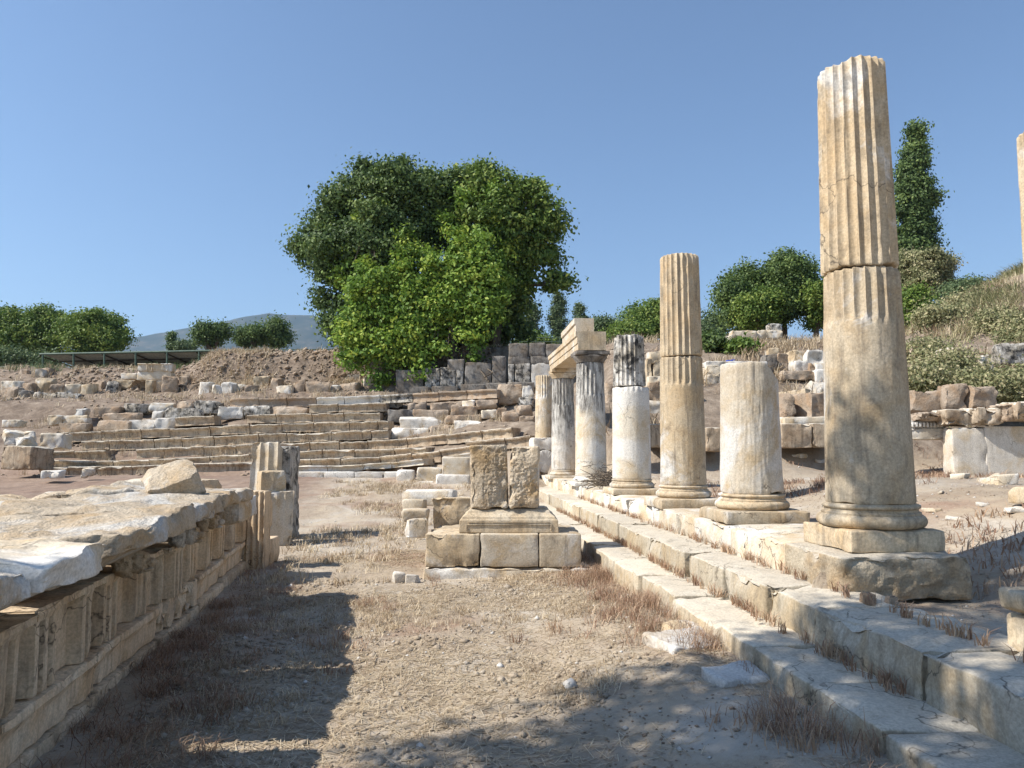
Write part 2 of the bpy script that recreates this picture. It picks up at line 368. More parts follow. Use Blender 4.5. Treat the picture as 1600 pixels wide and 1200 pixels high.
gx = axis_pts([(-6000, -600, 600), (-600, -60, 40), (-60, -20, 2), (-20, -6, .35), (-6, 6.5, .055), (6.5, 24, .2), (24, 60, 1.5), (60, 600, 40), (600, 6000, 600)])
gy = axis_pts([(-400, -40, 40), (-40, 1, 2.), (1, 12, .055), (12, 22, .11), (22, 38, .17), (38, 60, .8), (60, 400, 12), (400, 6400, 400)])
GX, GY = np.meshgrid(gx, gy, indexing='ij')
GZ = H(GX, GY)
nx_, ny_ = len(gx), len(gy)
ii = (np.arange(nx_ - 1)[:, None] * ny_ + np.arange(ny_ - 1)[None]).ravel()
tag(mesh('ground', np.stack([GX, GY, GZ], -1).reshape(-1, 3), np.stack([ii, ii + ny_, ii + ny_ + 1, ii + 1], 1), M['earth']), kind='structure')
def hz(x, y): return float(H(np.array([x]), np.array([y]))[0])
_ds = np.concatenate([np.arange(2.5, 12, .03), np.arange(12, 70, .06)])
def drop(px, py):
    """where the ray through the photo pixel meets the terrain"""
    pts = np.array([P(px, py, d) for d in _ds]); g = H(pts[:, 0], pts[:, 1]); k = np.where(pts[:, 2] <= g)[0]
    i = k[0] if len(k) else len(_ds) - 1
    return pts[i], _ds[i]

# distant hills
hx = np.linspace(-500, 2300, 160); prof = np.interp(hx, [-500, 0, 120, 200, 240, 300, 380, 440, 480, 520, 570, 650, 900, 1300, 2300], [520, 535, 540, 528, 518, 507, 503, 500, 495, 500, 508, 520, 540, 530, 540])
V = []
nd = 14
for i, px in enumerate(hx):
    for j in range(nd):
        t = j / (nd - 1); d = 2300 + 900 * t
        z0 = 5; p = P(px, prof[i], 3000); zt = p[2]
        q = P(px, 600, d); k = math.sin(min(1, t / .78) * math.pi / 2) ** 1.2 if t < .78 else 1 - (t - .78) * 1.5
        n = float(fbm(np.array([[q[0] * .004, q[1] * .004, 0]]), 3, 4)[0])
        V.append((q[0], q[1], z0 + (zt * d / 3000 if t < .78 else zt) * k * (1 + .10 * n * (1 - abs(t - .78))) + n * 8))
F = [[i * nd + j, (i + 1) * nd + j, (i + 1) * nd + j + 1, i * nd + j + 1] for i in range(len(hx) - 1) for j in range(nd - 1)]
m, nt2, b2, g2 = newmat('hill_scrub'); v2 = g2.outputs['Position']
nt2.links.new(ramp(nt2, noise(nt2, v2, .012, 6, .7), [(.4, (.03, .042, .025)), (.55, (.055, .062, .04)), (.7, (.13, .11, .08))]), b2.inputs['Base Color'])
tag(mesh('hills', V, F, m), kind='structure')

# ------------------------------------------------------------------ generic block placement
def block(name, px0, px1, py0, py1, d, dp, mat, label, cat='stone block', group=None, rot=0., tilt=0., r=.025, amp=.012, chip=.035, skew=0., sink=.02, res=.08, kind_fn=None, parent=None):
    a = P(px0, py1, d); b = P(px1, py1, d); top = P((px0 + px1) / 2, py0, d)
    wd = float(np.linalg.norm(b[:2] - a[:2])); h = float(top[2] - (a[2] + b[2]) / 2) + sink
    c = (a + b) / 2; fw = np.array((sy_, cy_, 0))
    loc = c + fw * dp / 2; loc[2] -= sink
    if dp < 1.5 and d > 12 and any(k in (label or '') for k in (' rock', 'boulder')): amp = .06; skew = .16; r = .03
    V, F = rbox(wd, dp, h, r=min(r, .035) if skew >= .03 else r, amp=amp, chip=chip * .7, skew=skew * .6, res=max(res * .8, wd / 26), cuts=16 if (skew >= .05 and any(k in (label or '') for k in ('rock', 'boulder', 'conglomerate'))) else (9 if skew >= .06 else (5 if skew >= .03 else 2)), cut=(.66, .92) if skew >= .06 else (.8, .95))
    o = mesh(name, V, F, M[mat], parent, loc=loc, rot=(tilt, 0, -YAW + rot))
    return tag(o, label, cat, group)

# ------------------------------------------------------------------ colonnade steps (three courses)
def course(name, x0, wd, z0, z1, seams, mat, rowname, group, chips=.03, rough_end=None):
    for i in range(len(seams) - 1):
        ya, yb = seams[i], seams[i + 1]
        L = yb - ya - .012; h = z1 - z0
        dx = float(rng.uniform(-.018, .018)); dz = float(rng.uniform(-.012, .006))
        V, F = rbox(wd, L, h + .06, r=.022, amp=.007, chip=chips, skew=.012, res=.06 if ya < 8 else .12)
        n = ['nearest', 'second nearest', 'third nearest', 'fourth nearest', 'fifth nearest', 'sixth nearest', 'seventh nearest', 'eighth nearest', 'ninth nearest', 'tenth nearest', 'eleventh nearest', 'twelfth nearest', 'thirteenth nearest', 'fourteenth nearest', 'fifteenth nearest', 'sixteenth nearest'][i]
        o = mesh(name, V, F, M[mat], loc=(x0 + wd / 2 + dx, (ya + yb) / 2, z0 - .06 + dz), rot=(0, float(rng.uniform(-.008, .008)), float(rng.uniform(-.008, .008))))
        tag(o, f'{n} worn marble block of the {rowname}', 'step block', group)
course('step_block', 1.79, .62, -.05, .28, [1.2, 2.3, 3.05, 3.7, 4.35, 4.9, 5.9, 6.9, 7.9, 9.1, 10.3, 11.6, 13.2, 15.0, 17.0], 'steps', 'lowest step of the colonnade', 'blocks of the lowest colonnade step')
course('step_block', 2.165, .62, .27, .50, [1.2, 2.74, 3.38, 4.37, 5.05, 5.8, 6.7, 7.9, 9.3, 10.6, 12.0, 13.6, 15.4, 17.4, 19.5], 'steps', 'middle step of the colonnade', 'blocks of the middle colonnade step', .05)
course('stylobate_block', 2.56, .95, .49, .715, [4.72, 5.57, 6.33, 6.62, 8.2, 9.2, 10.5, 11.6, 12.8, 14.0, 15.3, 16.8, 18.2, 20.0], 'pale', 'top course carrying the columns', 'blocks of the top course under the columns', .06)
eb = bpy.data.objects['stylobate_block']; me_ = eb.data
V, F = rbox(.90, .82, .29, r=.02, amp=.008, chip=.04, skew=.01, res=.018, seed=77, front=lambda x, z: -.035 * np.abs(fbm(np.stack([x * 9, z * 14, x * 0 + 3], 1), 7, 4)) * (x > .03) - .012)
nm = mesh('stylobate_block_new', V, F, None, loc=(2.56 + .45, 4.72 + .42, .43)); eb.data = nm.data; eb.data.materials.append(M['rough']); eb.location = nm.location; bpy.data.objects.remove(nm)
eb['label'] = 'rough fronted end block of the top course under the tallest column'
for px0, px1, py, d, n in ((1350, 1372, 934, 4.62, 'left'), (1388, 1410, 936, 4.66, 'right')):
    block('wedge_stone', px0, px1, py - 7, py + 3, d, .08, 'rubble', f'{n} small stone wedged under the rough end block of the colonnade', 'stone', 'small wedge stones under the end block', r=.02, sink=.04, skew=.01)

# ------------------------------------------------------------------ columns
def shaft(z0, z1, r0, r1, zf=None, z_end=None, seed=0, na=280, top_chip=.02, bot_chip=.01, depth=.03, nfl=22, rough=.003, slant=None, phase=0.):
    hgt = z1 - z0; nz = max(6, int(hgt / .03))
    zs = np.concatenate(([z0, z0 + .006], np.linspace(z0 + .02, z1 - .02, nz), [z1 - .006, z1]))
    ins = np.zeros(len(zs)); ins[0] = ins[-1] = .016; ins[1] = ins[-2] = .005
    th = np.linspace(0, 2 * math.pi, na, endpoint=False); T, Z = np.meshgrid(th, zs)
    R = r0 + (r1 - r0) * (Z - z0) / hgt - ins[:, None]
    u = (((T + phase) * nfl / (2 * math.pi)) % 1) * 2 - 1
    px_ = np.stack([np.cos(T) * 2.2 + seed, np.sin(T) * 2.2, Z * 1.2], -1).reshape(-1, 3)
    if zf is not None:
        f0 = zf + .05 * u ** 2 + .012 * np.clip(fbm(px_ * 2, seed + 9, 2).reshape(T.shape), -1, 1)
        k = sstep(0, .025, Z - f0)
        wear = 1 - .22 * np.clip(fbm(px_ * 3, seed + 8, 3).reshape(T.shape) - .05, 0, .6)
        R = R - k * depth * (1 - u ** 2) * wear
        ar = np.exp(-((1 - np.abs(u)) / .25) ** 2) * k
        R = R - ar * .03 * np.clip(fbm(px_ * 6 + 3, seed + 4, 4).reshape(T.shape) - .16, 0, 1)
    R = R + rough * fbm(px_ * 3, seed, 4).reshape(T.shape) * (.4 if zf is not None and zf < 0 else 1) + .0022 * vn(px_ * .8, seed + 2).reshape(T.shape)
    tc = np.clip(fbm(np.stack([np.cos(th) * 1.6 + seed, np.sin(th) * 1.6, th * 0], -1), seed + 1, 3) + .1, 0, 1) * top_chip * 2
    bc = np.clip(fbm(np.stack([np.cos(th) * 2.4 + seed, np.sin(th) * 2.4, th * 0 + 4], -1), seed + 3, 3) + .1, 0, 1) * bot_chip * 2
    if slant is not None: tc = tc + slant(th)
    wt = np.clip((Z - (z1 - .25)) / .25, 0, 1) ** 1.5; wb = np.clip((z0 + .12 - Z) / .12, 0, 1) ** 1.5
    Z = Z - wt * tc[None] + wb * bc[None]
    V = np.stack([R * np.cos(T), R * np.sin(T), Z], -1).reshape(-1, 3)
    nzr = len(zs); F = []
    idx = np.arange(nzr * na).reshape(nzr, na)
    q = np.stack([idx[:-1], np.roll(idx, -1, 1)[:-1], np.roll(idx, -1, 1)[1:], idx[1:]], -1).reshape(-1, 4)
    F = q.tolist(); n = len(V)
    # caps with two rough rings
    extra = []
    for top in (0, 1):
        ring = idx[-1] if top else idx[0]; last = ring; base = n + len(extra)
        for s in (.66, .33):
            c = V[ring] * np.array([s, s, 1]); c[:, 2] = c[:, 2] * s + c[:, 2].mean() * (1 - s) + fbm(c * 6 + seed, seed, 2) * .012
            st = n + len(extra); extra += c.tolist(); new = np.arange(st, st + na)
            for i in range(na):
                j = (i + 1) % na; f = [last[i], last[j], new[j], new[i]]; F.append([int(k) for k in (f if top else f[::-1])])
            last = new
        extra.append([0, 0, float(np.array(extra)[-na:, 2].mean())]); cc = n + len(extra) - 1
        for i in range(na):
            j = (i + 1) % na; f = [int(last[i]), int(last[j]), cc]; F.append(f if top else f[::-1])
    return np.vstack([V, np.array(extra)]), F
def lathe(prof, na=96, amp=.003, seed=0, chip=.0):
    prof = np.array(prof); th = np.linspace(0, 2 * math.pi, na, endpoint=False); n = len(prof)
    R = np.repeat(prof[:, 0], na).reshape(n, na); Z = np.repeat(prof[:, 1], na).reshape(n, na); T = np.tile(th, (n, 1))
    p = np.stack([np.cos(T) * 3 + seed, np.sin(T) * 3, Z * 8], -1).reshape(-1, 3)
    R = R + (amp * fbm(p * 2, seed, 3) - chip * np.clip(fbm(p, seed + 2, 3) - .18, 0, 1)).reshape(R.shape) * (R > .01)
    V = np.stack([R * np.cos(T), R * np.sin(T), Z], -1).reshape(-1, 3); idx = np.arange(n * na).reshape(n, na)
    F = np.stack([idx[:-1], np.roll(idx, -1, 1)[:-1], np.roll(idx, -1, 1)[1:], idx[1:]], -1).reshape(-1, 4)
    return V, F
def torus_base(r, h):
    pr = [(0.01, 0), (r * 1.08, 0)]
    for a in np.linspace(-80, 80, 12): pr.append((r * 1.08 + math.cos(math.radians(a)) * h * .27, h * .27 + math.sin(math.radians(a)) * h * .27))
    pr += [(r * 1.11, h * .56), (r * 1.11, h * .62), (r * 1.05, h * .67), (r * 1.04, h * .76), (r * 1.07, h * .80)]
    for a in np.linspace(-60, 80, 6): pr.append((r * 1.06 + math.cos(math.radians(a)) * h * .07, h * .87 + math.sin(math.radians(a)) * h * .08))
    pr += [(r * 1.02, h * .97), (r * 1.0, h), (.01, h)]
    return pr
def Z(py, d): return EYE + (700 - py) * d / 1190.

def column(label, x, y, zb, base, drums, plinth=None, lean=0., mats='tan', group='standing columns of the colonnade', cap=None):
    root = empty('column', (x, y, zb), 0, label, 'column', group)
    z = 0
    if plinth:
        w_, h_ = plinth
        V, F = rbox(w_, w_, h_, r=.014, amp=.004, chip=.016, res=.04, cuts=3, cut=(.86, .97)); mesh('plinth', V, F, M[base[2]], root, loc=(0, 0, z)); z += h_ + .001
    if base:
        r, h_, bm = base
        V, F = lathe(torus_base(r, h_), seed=int(x * 7 + y), chip=.02, amp=.004); mesh('base', V, F, M[bm], root, loc=(0, 0, z)); z += h_ - .004
    for k, dct in enumerate(drums):
        V, F = shaft(0, dct['z1'] - dct['z0'], dct['r0'], dct['r1'], zf=dct.get('zf'), seed=dct['seed'], top_chip=dct.get('tc', .015), bot_chip=dct.get('bc', .008), slant=dct.get('slant'), phase=dct.get('ph', 0), rough=dct.get('rough', .004), depth=dct.get('dep', .026))
        o = mesh('shaft_drum', V, F, M[dct['m']], root, loc=(dct.get('dx', 0), dct.get('dy', 0), dct['z0'] - zb), rot=(dct.get('ry', 0), dct.get('rx', 0), 0))
        if dct.get('lab'): o['label'] = dct['lab']
    if cap: cap(root)
    return root
# tall near column
d1 = 5.38
zt = Z(808, d1)
c1 = column('tallest fluted column of the row, nearest and standing on the rough end block', 3.06, 5.25, .718, (.295, .165, 'tan'), [
    dict(z0=.718 + .15 + .162, z1=Z(417, d1), r0=.298, r1=.262, zf=Z(526, d1) - zt, m='tan', seed=11, tc=.012, lab='lower drum, smooth below and fluted at the top'),
    dict(z0=Z(417, d1) + .004, z1=Z(70, d1), r0=.266, r1=.236, zf=-1, m='tan', seed=23, tc=.02, bc=.02, dx=-.012, rx=-.004, ph=.06, slant=lambda t: .05 * np.clip(-np.cos(t) - .45, 0, 1), lab='upper drum fluted along its whole height')],
    plinth=(.68, .15))
# stump
d2 = 7.4
column('short broken column stump with a smooth pale shaft and slanting top', 3.03, 7.28, .712, (.288, .15, 'tan'), [
    dict(z0=.712 + .12 + .146, z1=Z(566, d2), r0=.296, r1=.268, m='pale', seed=31, tc=.015, bc=.02, rough=.012, slant=lambda t: .17 * np.clip(np.cos(t + .35) - .55, 0, 1) * 2.2)], plinth=(.80, .12))
d3 = 9.25
column('column with a warm tan fluted upper drum, beside the short broken stump', 2.94, 9.12, .705, (.27, .15, 'tan'), [
    dict(z0=.705 + .12 + .146, z1=Z(557, d3), r0=.275, r1=.258, zf=Z(603, d3) - (.705 + .266), m='tan', seed=41, bc=.01),
    dict(z0=Z(557, d3) + .004, z1=Z(394, d3), r0=.258, r1=.24, zf=-1, m='tan', seed=47, dx=.005, rx=-.004, tc=.01)], plinth=(.78, .12))
d4 = 12.0
column('column with a dark weathered grey fluted drum on a smooth shaft', 2.99, 11.85, .70, (.29, .14, 'tan'), [
    dict(z0=.70 + .10 + .136, z1=Z(605, d4), r0=.305, r1=.288, m='pale', seed=53, zf=Z(612, d4) - (.70 + .236), dep=.015),
    dict(z0=Z(604, d4) + .004, z1=Z(521, d4), r0=.262, r1=.235, zf=-1, m='grey', seed=59, dx=-.02, tc=.03, slant=lambda t: .02 + 0 * t, dep=.025)], plinth=(.80, .10))
def doric_cap(zc, r, wab, mat):
    def f(root):
        V, F = lathe([(.01, 0), (r, 0), (r * 1.03, .03), (r * 1.22, .09), (r * 1.25, .115), (r * 1.2, .13), (.01, .13)], amp=.006, seed=3)
        c = mesh('capital', V, F, M[mat], root, loc=(0, 0, zc))
        V, F = rbox(wab, wab, .085, r=.012, amp=.006, chip=.02, res=.06); mesh('abacus', V, F, M[mat], c, loc=(0, 0, .131))
    return f
d5 = 14.8
z5 = Z(567, d5)
p5 = P(923, 700, d5)
column('grey and tan column with a dark capital carrying the front end of the architrave', p5[0], p5[1], .69, (.28, .14, 'pale'), [
    dict(z0=.69 + .09 + .136, z1=z5, r0=.305, r1=.27, zf=Z(620, d5) - (.69 + .226), m='capped', seed=61, dep=.024)], plinth=(.78, .09), cap=doric_cap(z5 - .69 - .002, .27, .66, 'dark'))
d6 = 18.2
z6 = z5
p6 = P(880, 700, d6)
column('white streaked column with a tan capital under the far end of the architrave', p6[0], p6[1], .69, (.27, .13, 'pale'), [
    dict(z0=.69 + .09 + .126, z1=z6, r0=.285, r1=.26, zf=Z(634, d6) - (.69 + .216), m='cappedwhite', seed=67, dep=.024)], plinth=(.78, .09), cap=doric_cap(z6 - .69 - .002, .26, .62, 'tan'))
d7 = 20.6
p7 = P(851, 700, d7)
column('farthest column of the row, a tan shaft standing on a white drum', p7[0], p7[1], Z(686, d7), None, [
    dict(z0=Z(686, d7), z1=Z(587, d7), r0=.26, r1=.24, zf=Z(622, d7) - Z(686, d7), m='tan', seed=71, dep=.022)])
# white base drum lying under it
b7 = P(848, 738, d7 - .1)
V, F = shaft(0, .55, .30, .30, seed=77, top_chip=.03, bot_chip=.03)
V = V[:, [0, 2, 1]] * np.array([1, -1, 1]) ; V[:, 1] += .27; V[:, 2] += .29
V[:, 2] = np.minimum(V[:, 2], .62)
ub = mesh('column_base', V, F, M['white'], loc=(b7[0], b7[1], b7[2]), rot=(0, 0, .15))
tag(ub, 'white column base lying on its side under the farthest column', 'column base')
V, F = rbox(.62, .6, .34, r=.03, amp=.012, chip=.05)
tag(mesh('base_block', V, F, M['white'], loc=(b7[0], b7[1] + .05, b7[2] + .585), rot=(0, 0, .1)), 'white marble block between the lying column base and farthest shaft', 'stone block')
# column at right frame edge
pe = P(1588, 195, 6.6)
ze = hz(pe[0] + .27, pe[1])
column('partly visible column at the right frame edge, its left side only', pe[0] + .31, pe[1], ze, (.27, .16, 'tan'), [
    dict(z0=ze + .15 + .156, z1=2.75, r0=.27, r1=.255, m='tan', seed=81, zf=1.0), dict(z0=2.754, z1=Z(190, 6.6), r0=.255, r1=.25, m='tan', seed=83, zf=-1, tc=.02)], plinth=(.66, .15))

# architrave and frieze block on the two capped columns
zt5 = z5 + .216
def beam(name, a, b, wd, h, z, mat, prof, label):
    a = np.array(a); b = np.array(b); L = float(np.linalg.norm(b - a)); ang = math.atan2(b[1] - a[1], b[0] - a[0])
    V, F = prism(prof, L, 26, amp=.008, seed=5)
    return tag(mesh(name, V, F, M[mat], smooth=False, loc=(a[0], a[1], z), rot=(0, 0, ang)), label, 'entablature block')
ar0 = p5[:2] + np.array([-.02, -.32]); ar1 = p6[:2] + np.array([0, .32])
prof_ar = [(-.27, 0), (.27, 0), (.27, .13), (.285, .13), (.285, .26), (.31, .27), (.31, .36), (-.27, .36)]
beam('architrave_block', ar0, ar1, .56, .36, zt5, 'tan', prof_ar, 'long tan architrave block spanning the two columns with capitals')
prof_fr = [(-.17, 0), (.19, 0), (.19, .22), (.22, .23), (.22, .34), (-.17, .34)]
fb = beam('frieze_block', ar0 + np.array([-.03, .5]), ar0 + (ar1 - ar0) * .62, .4, .34, zt5 + .362, 'pale', prof_fr, 'shorter frieze block resting on top of the long architrave')
for k in range(9):
    q = ar0 + (ar1 - ar0) * (.05 + k * .11); nrm = np.array([-(ar1 - ar0)[1], (ar1 - ar0)[0]]); nrm /= np.linalg.norm(nrm)

# ------------------------------------------------------------------ statue base
U0 = -YAW
sb = lambda px, py, d: P(px, py, d)
def sblock(name, px0, px1, z0, z1, d, dp, mat, label, cat='stone block', **k):
    a = P(px0, 800, d); b = P(px1, 800, d); fw = np.array((sy_, cy_, 0)); c = (a + b) / 2 + fw * dp / 2; c[2] = z0
    V, F = rbox(float(np.linalg.norm((b - a)[:2])), dp, z1 - z0, **k)
    return tag(mesh(name, V, F, M[mat], loc=c, rot=(0, 0, U0)), label, cat)
ds = 8.55
sblock('foundation_slab', 660, 929, -.06, .10, ds, 1.5, 'pale', 'low rough foundation slab under the pedestal, half sunk in dry grass', 'stone slab', r=.03, amp=.02, chip=.05, res=.06)
for a, b, lab, m_ in ((665, 749.5, 'left front block of the pedestal course with a broken corner', 'tan'), (750.5, 841.5, 'middle front block of the pedestal course with a nicked top edge', 'pale'), (842.5, 908, 'right front block of the pedestal course', 'tan')):
    sblock('pedestal_block', a, b, .102, .465, ds + .03, .62, m_, lab, r=.014, amp=.004, chip=.05 if a < 700 else .02, res=.045)
sblock('pedestal_block', 680, 900, .102, .455, ds + .665, .55, 'tan', 'rear block of the pedestal course behind the three front ones', r=.02, amp=.01, chip=.04)
sblock('pedestal_block', 672, 742, .30, .79, ds + 1.26, .3, 'tan', 'upright slab with a broken top behind the left end of the pedestal', r=.03, amp=.02, chip=.09, skew=.03)
# moulded plinth with sunk panel
aw = P(717, 800, ds + .13); bw = P(873, 800, ds + .13); wp = float(np.linalg.norm((bw - aw)[:2])); fw = np.array((sy_, cy_, 0))
root = empty('moulded_plinth', tuple(((aw + bw) / 2 + fw * .38)[:2]) + (.466,), U0, 'moulded marble plinth with a sunk front panel on the pedestal', 'plinth')
V, F = [], []
def ring_stack(levels):
    V, F = [], []
    for hw, hd, z in levels:
        V += [(-hw, -hd, z), (hw, -hd, z), (hw, hd, z), (-hw, hd, z)]
    for i in range(len(levels) - 1):
        for k in range(4):
            l = (k + 1) % 4; F.append([i * 4 + k, i * 4 + l, (i + 1) * 4 + l, (i + 1) * 4 + k])
    F.append([3, 2, 1, 0]); n = (len(levels) - 1) * 4; F.append([n, n + 1, n + 2, n + 3]); return V, F
hw = wp / 2
V, F = ring_stack([(hw, .36, .0), (hw, .36, .02), (hw - .005, .355, .14), (hw - .03, .34, .155), (hw - .035, .335, .175), (hw - .07, .30, .20), (hw - .09, .285, .215), (hw - .10, .27, .245), (hw - .14, .24, .26)])
o = mesh('body', V, F, M['tan'], root, smooth=False)
bm_ = o.modifiers.new('bevel', 'BEVEL'); bm_.width = .008; bm_.segments = 2
V, F = join([rbox(wp - .17, .012, .012, r=.003, res=.1, chip=.004, amp=.001), (lambda q: (q[0] + np.array([0, 0, .03]), q[1]))(rbox(wp - .20, .012, .010, r=.003, res=.1, chip=.004, amp=.001)), (lambda q: (q[0] + np.array([-(wp - .17) / 2, 0, -.06]), q[1]))(rbox(.012, .012, .075, r=.003, res=.1, chip=.004, amp=.001)), (lambda q: (q[0] + np.array([(wp - .17) / 2, 0, -.06]), q[1]))(rbox(.012, .012, .075, r=.003, res=.1, chip=.004, amp=.001))])
mesh('panel_moulding', V, F, M['tan'], root, loc=(0, -.364, .085))
def peck(seed, amt):
    def f(x, z):
        p = np.stack([x * 34, z * 34, x * 0 + seed], 1); return amt * .75 * np.abs(fbm(p, seed, 3)) + amt * .35 * fbm(p * .2, seed + 1, 2)
    return f
def upright(px0, px1, zt_, d, dp, label, strip, lean, seed):
    a = P(px0, 790, d); b = P(px1, 790, d); c = (a + b) / 2 + fw * dp / 2
    wd = float(np.linalg.norm((b - a)[:2]))
    def fn(x, z):
        k = (x > strip[0]) & (x < strip[1]); return peck(seed, .03)(x, z) * k - .006 * k
    V, F = rbox(wd, dp, zt_ - .725, r=.025, amp=.006, chip=.045, res=.011, front=fn, seed=seed)
    return tag(mesh('upright_block', V, F, M['cornice'], loc=(c[0], c[1], .725), rot=(0, lean, U0)), label, 'stone block')
upright(734.5, 794, 1.455, ds + .22, .42, 'left upright pecked block on the plinth, with a smooth band down its left side', (.15, 1), -.02, 91)
upright(796, 843, 1.44, ds + .2, .40, 'right upright rough block on the plinth, separated by a dark gap', (-1, .24), .012, 95)
# fallen fragments left of the pedestal
for a in ((627, 712, 766, 786, 9.9, .35, 'pale', 'long pale slab lying just behind the left end of the pedestal', -.12),
          (626, 664, 781, 797, 9.6, .3, 'pale', 'upper one of two small pale slabs left of the pedestal', 0.),
          (624, 668, 796, 811, 9.4, .3, 'pale', 'lower one of two small pale slabs left of the pedestal', .1),
          (632, 664, 812, 836, 8.95, .25, 'pale', 'broken pale stone beside the pedestal left front corner', .3),
          (612, 632, 894, 906, 8.2, .12, 'white', 'small white stone left of the foundation slab', .3),
          (634, 656, 896, 908, 8.15, .12, 'white', 'small white stone touching the foundation slab left end', -.4)):
    block('stone_fragment', *a[:5], a[5], a[6], a[7], 'stone', rot=a[8], r=.03, amp=.015, chip=.05, skew=.03, sink=.05)

# ------------------------------------------------------------------ fallen entablature wall on the left
WH = math.atan2(.075, 1)                      # leans left as it recedes
def wall_x(y): return -1.75 - .078 * (y - 2)  # frieze face
wrot = math.pi / 2 + math.atan(.078)
def wzb(y): return .0 + .06 * sstep(6, 10, y)
def wpl(y0, y1, out=0.):
    ym = (y0 + y1) / 2; return wall_x(ym) + out, ym
ords = ['nearest', 'second nearest', 'third nearest', 'fourth nearest', 'fifth nearest', 'sixth nearest', 'seventh nearest', 'eighth nearest', 'ninth nearest', 'tenth nearest', 'eleventh nearest', 'farthest']
# foot course and architrave
seam = [1.3, 2.6, 3.35, 4.55, 5.75, 6.9, 7.95, 9.3]
for i in range(len(seam) - 1):
    ya, yb = seam[i], seam[i + 1]; x, y = wpl(ya, yb, .06); z = wzb(y)
    V, F = rbox(yb - ya - .02, .5, .12, r=.012, amp=.006, chip=.02)
    tag(mesh('foot_block', V, F, M['frieze'], loc=(x - .25 + float(rng.uniform(-.02, .02)), y, z - .05), rot=(0, 0, wrot)), f'{ords[i]} low foot block under the fallen entablature', 'stone block', 'foot blocks of the fallen entablature')
    L = yb - ya - .02; broken = i in (1, 4)
    def taenia(x_, z_, L=L, b=broken):
        t = .042 * (z_ > .18) + .02 * ((z_ > .15) & (z_ <= .18) & ((x_ % .5) < .26))
        return t * (0 if b else 1)
    V, F = rbox(L, .45, .23, r=.014, amp=.006, chip=.12 if broken else .02, res=.03, front=taenia, seed=300 + i)
    tag(mesh('architrave_block', V, F, M['frieze'], loc=(x - .25 + float(rng.uniform(-.02, .02)), y, z + .072), rot=(0, 0, wrot + float(rng.uniform(-.01, .01)))),
        f'{ords[i]} architrave block in the fallen entablature' + (', its top edge broken away' if broken else ', with a flat projecting band'), 'entablature block', 'architrave blocks of the fallen entablature')
# frieze
def trig(L, off, broken=False):
    def f(x, z):
        per = .56; u = (x - off) % per
        on = (u < .27); t = np.where(on, .07, 0.)
        g = np.zeros_like(x)
        for c in (.085, .185):
            g = np.maximum(g, np.clip(1.5 - 1.5 * np.abs(u - c) / .026, 0, 1))
        g = np.maximum(g, np.clip(1 - np.abs(u - .0) / .02, 0, 1)); g = np.maximum(g, np.clip(1 - np.abs(u - .27) / .02, 0, 1))
        t = t - on * g * .075 * (z < .31)
        t = np.where(z > .345, .085, t); t = t + (.5 - 1) * 0
        return t
    return f
fs = [1.4, 2.35, 3.05, 3.62, 4.35, 5.05, 5.8, 6.45, 7.1, 7.7, 8.3, 8.9, 9.35]
for i in range(len(fs) - 1):
    ya, yb = fs[i], fs[i + 1]; x, y = wpl(ya, yb); z = wzb(y)
    L = yb - ya - .016; hF = .39 if i < 11 else .24
    a_, b_, r_ = L / 2, .2, .012
    V, F = rbox(L, .4, hF, r=.006, amp=.0025, chip=.02, res=.03, xres=.0065, front=trig(L, float(rng.uniform(0, .2))), seed=400 + i)
    tag(mesh('frieze_block', V, F, M['frieze'], loc=(x - .2 + float(rng.uniform(-.03, .03)), y, z + .306), rot=(float(rng.uniform(-.02, .02)), 0, wrot + float(rng.uniform(-.035, .035)))),
        f'{ords[i]} frieze block with vertical grooves in the fallen entablature', 'entablature block', 'grooved frieze blocks of the fallen entablature')
# backing core behind the frieze
bk = [1.3, 3.2, 5.0, 6.8, 8.4]
for i in range(4):
    ya, yb = bk[i], bk[i + 1]; x, y = wpl(ya, yb)
    V, F = rbox(yb - ya - .03, 1.6, .70, r=.04, amp=.03, chip=.08, res=.15)
    tag(mesh('core_block', V, F, M['rubble'], loc=(x - .43 - .83, y, wzb(y) - .02), rot=(0, 0, wrot)), f'{ords[i]} rough block filling the core of the fallen entablature', 'stone block', 'rough core blocks of the fallen entablature')
# cornice slabs
def cornice(ya, yb, out, dp, z, h, mat, label, seed, bumpy=.085):
    L = yb - ya - .015; x, y = wpl(ya, yb)
    a, b = L / 2, dp / 2; res = .045
    V, F = rbox(L, dp, h, r=.022, amp=.008, chip=.035, res=.03, seed=seed, ns=6, cuts=2, cut=(.88, .97))
    # underside of the projecting front is cut back in a slope; top is hollowed and lumpy
    frt = np.clip((-V[:, 1] - (b - .37)) / .30, 0, 1)
    zb_ = frt * .52 * h; V[:, 2] = zb_ + (h - zb_) * V[:, 2] / h
    crown = (np.abs(V[:, 2] - h * .25) < h * .25)
    p = np.stack([V[:, 0] + y, V[:, 1] + 3.3, V[:, 0] * 0], 1)
    tn = fbm(p * 1.5, 71, 4) * bumpy + fbm(p * 6, 75, 3) * bumpy * .35
    top = sstep(h * .5, h * .95, V[:, 2]); V[:, 2] += top * tn
    # irregular broken front edge
    fe = fbm(np.stack([(V[:, 0] + y) * 1.6, V[:, 2] * 2, V[:, 0] * 0 + seed], 1), 77, 4)
    V[:, 1] += sstep(b - .25, b, -V[:, 1]) * np.clip(fe + .2, -.1, 1) * .12
    o = mesh('cornice_slab', V, F, M[mat], loc=(x + out - dp / 2, y, z), rot=(float(rng.uniform(-.02, .02)), float(rng.uniform(-.02, .02)), wrot + float(rng.uniform(-.02, .02))))
    return tag(o, label, 'cornice slab', 'cornice slabs on the fallen entablature')
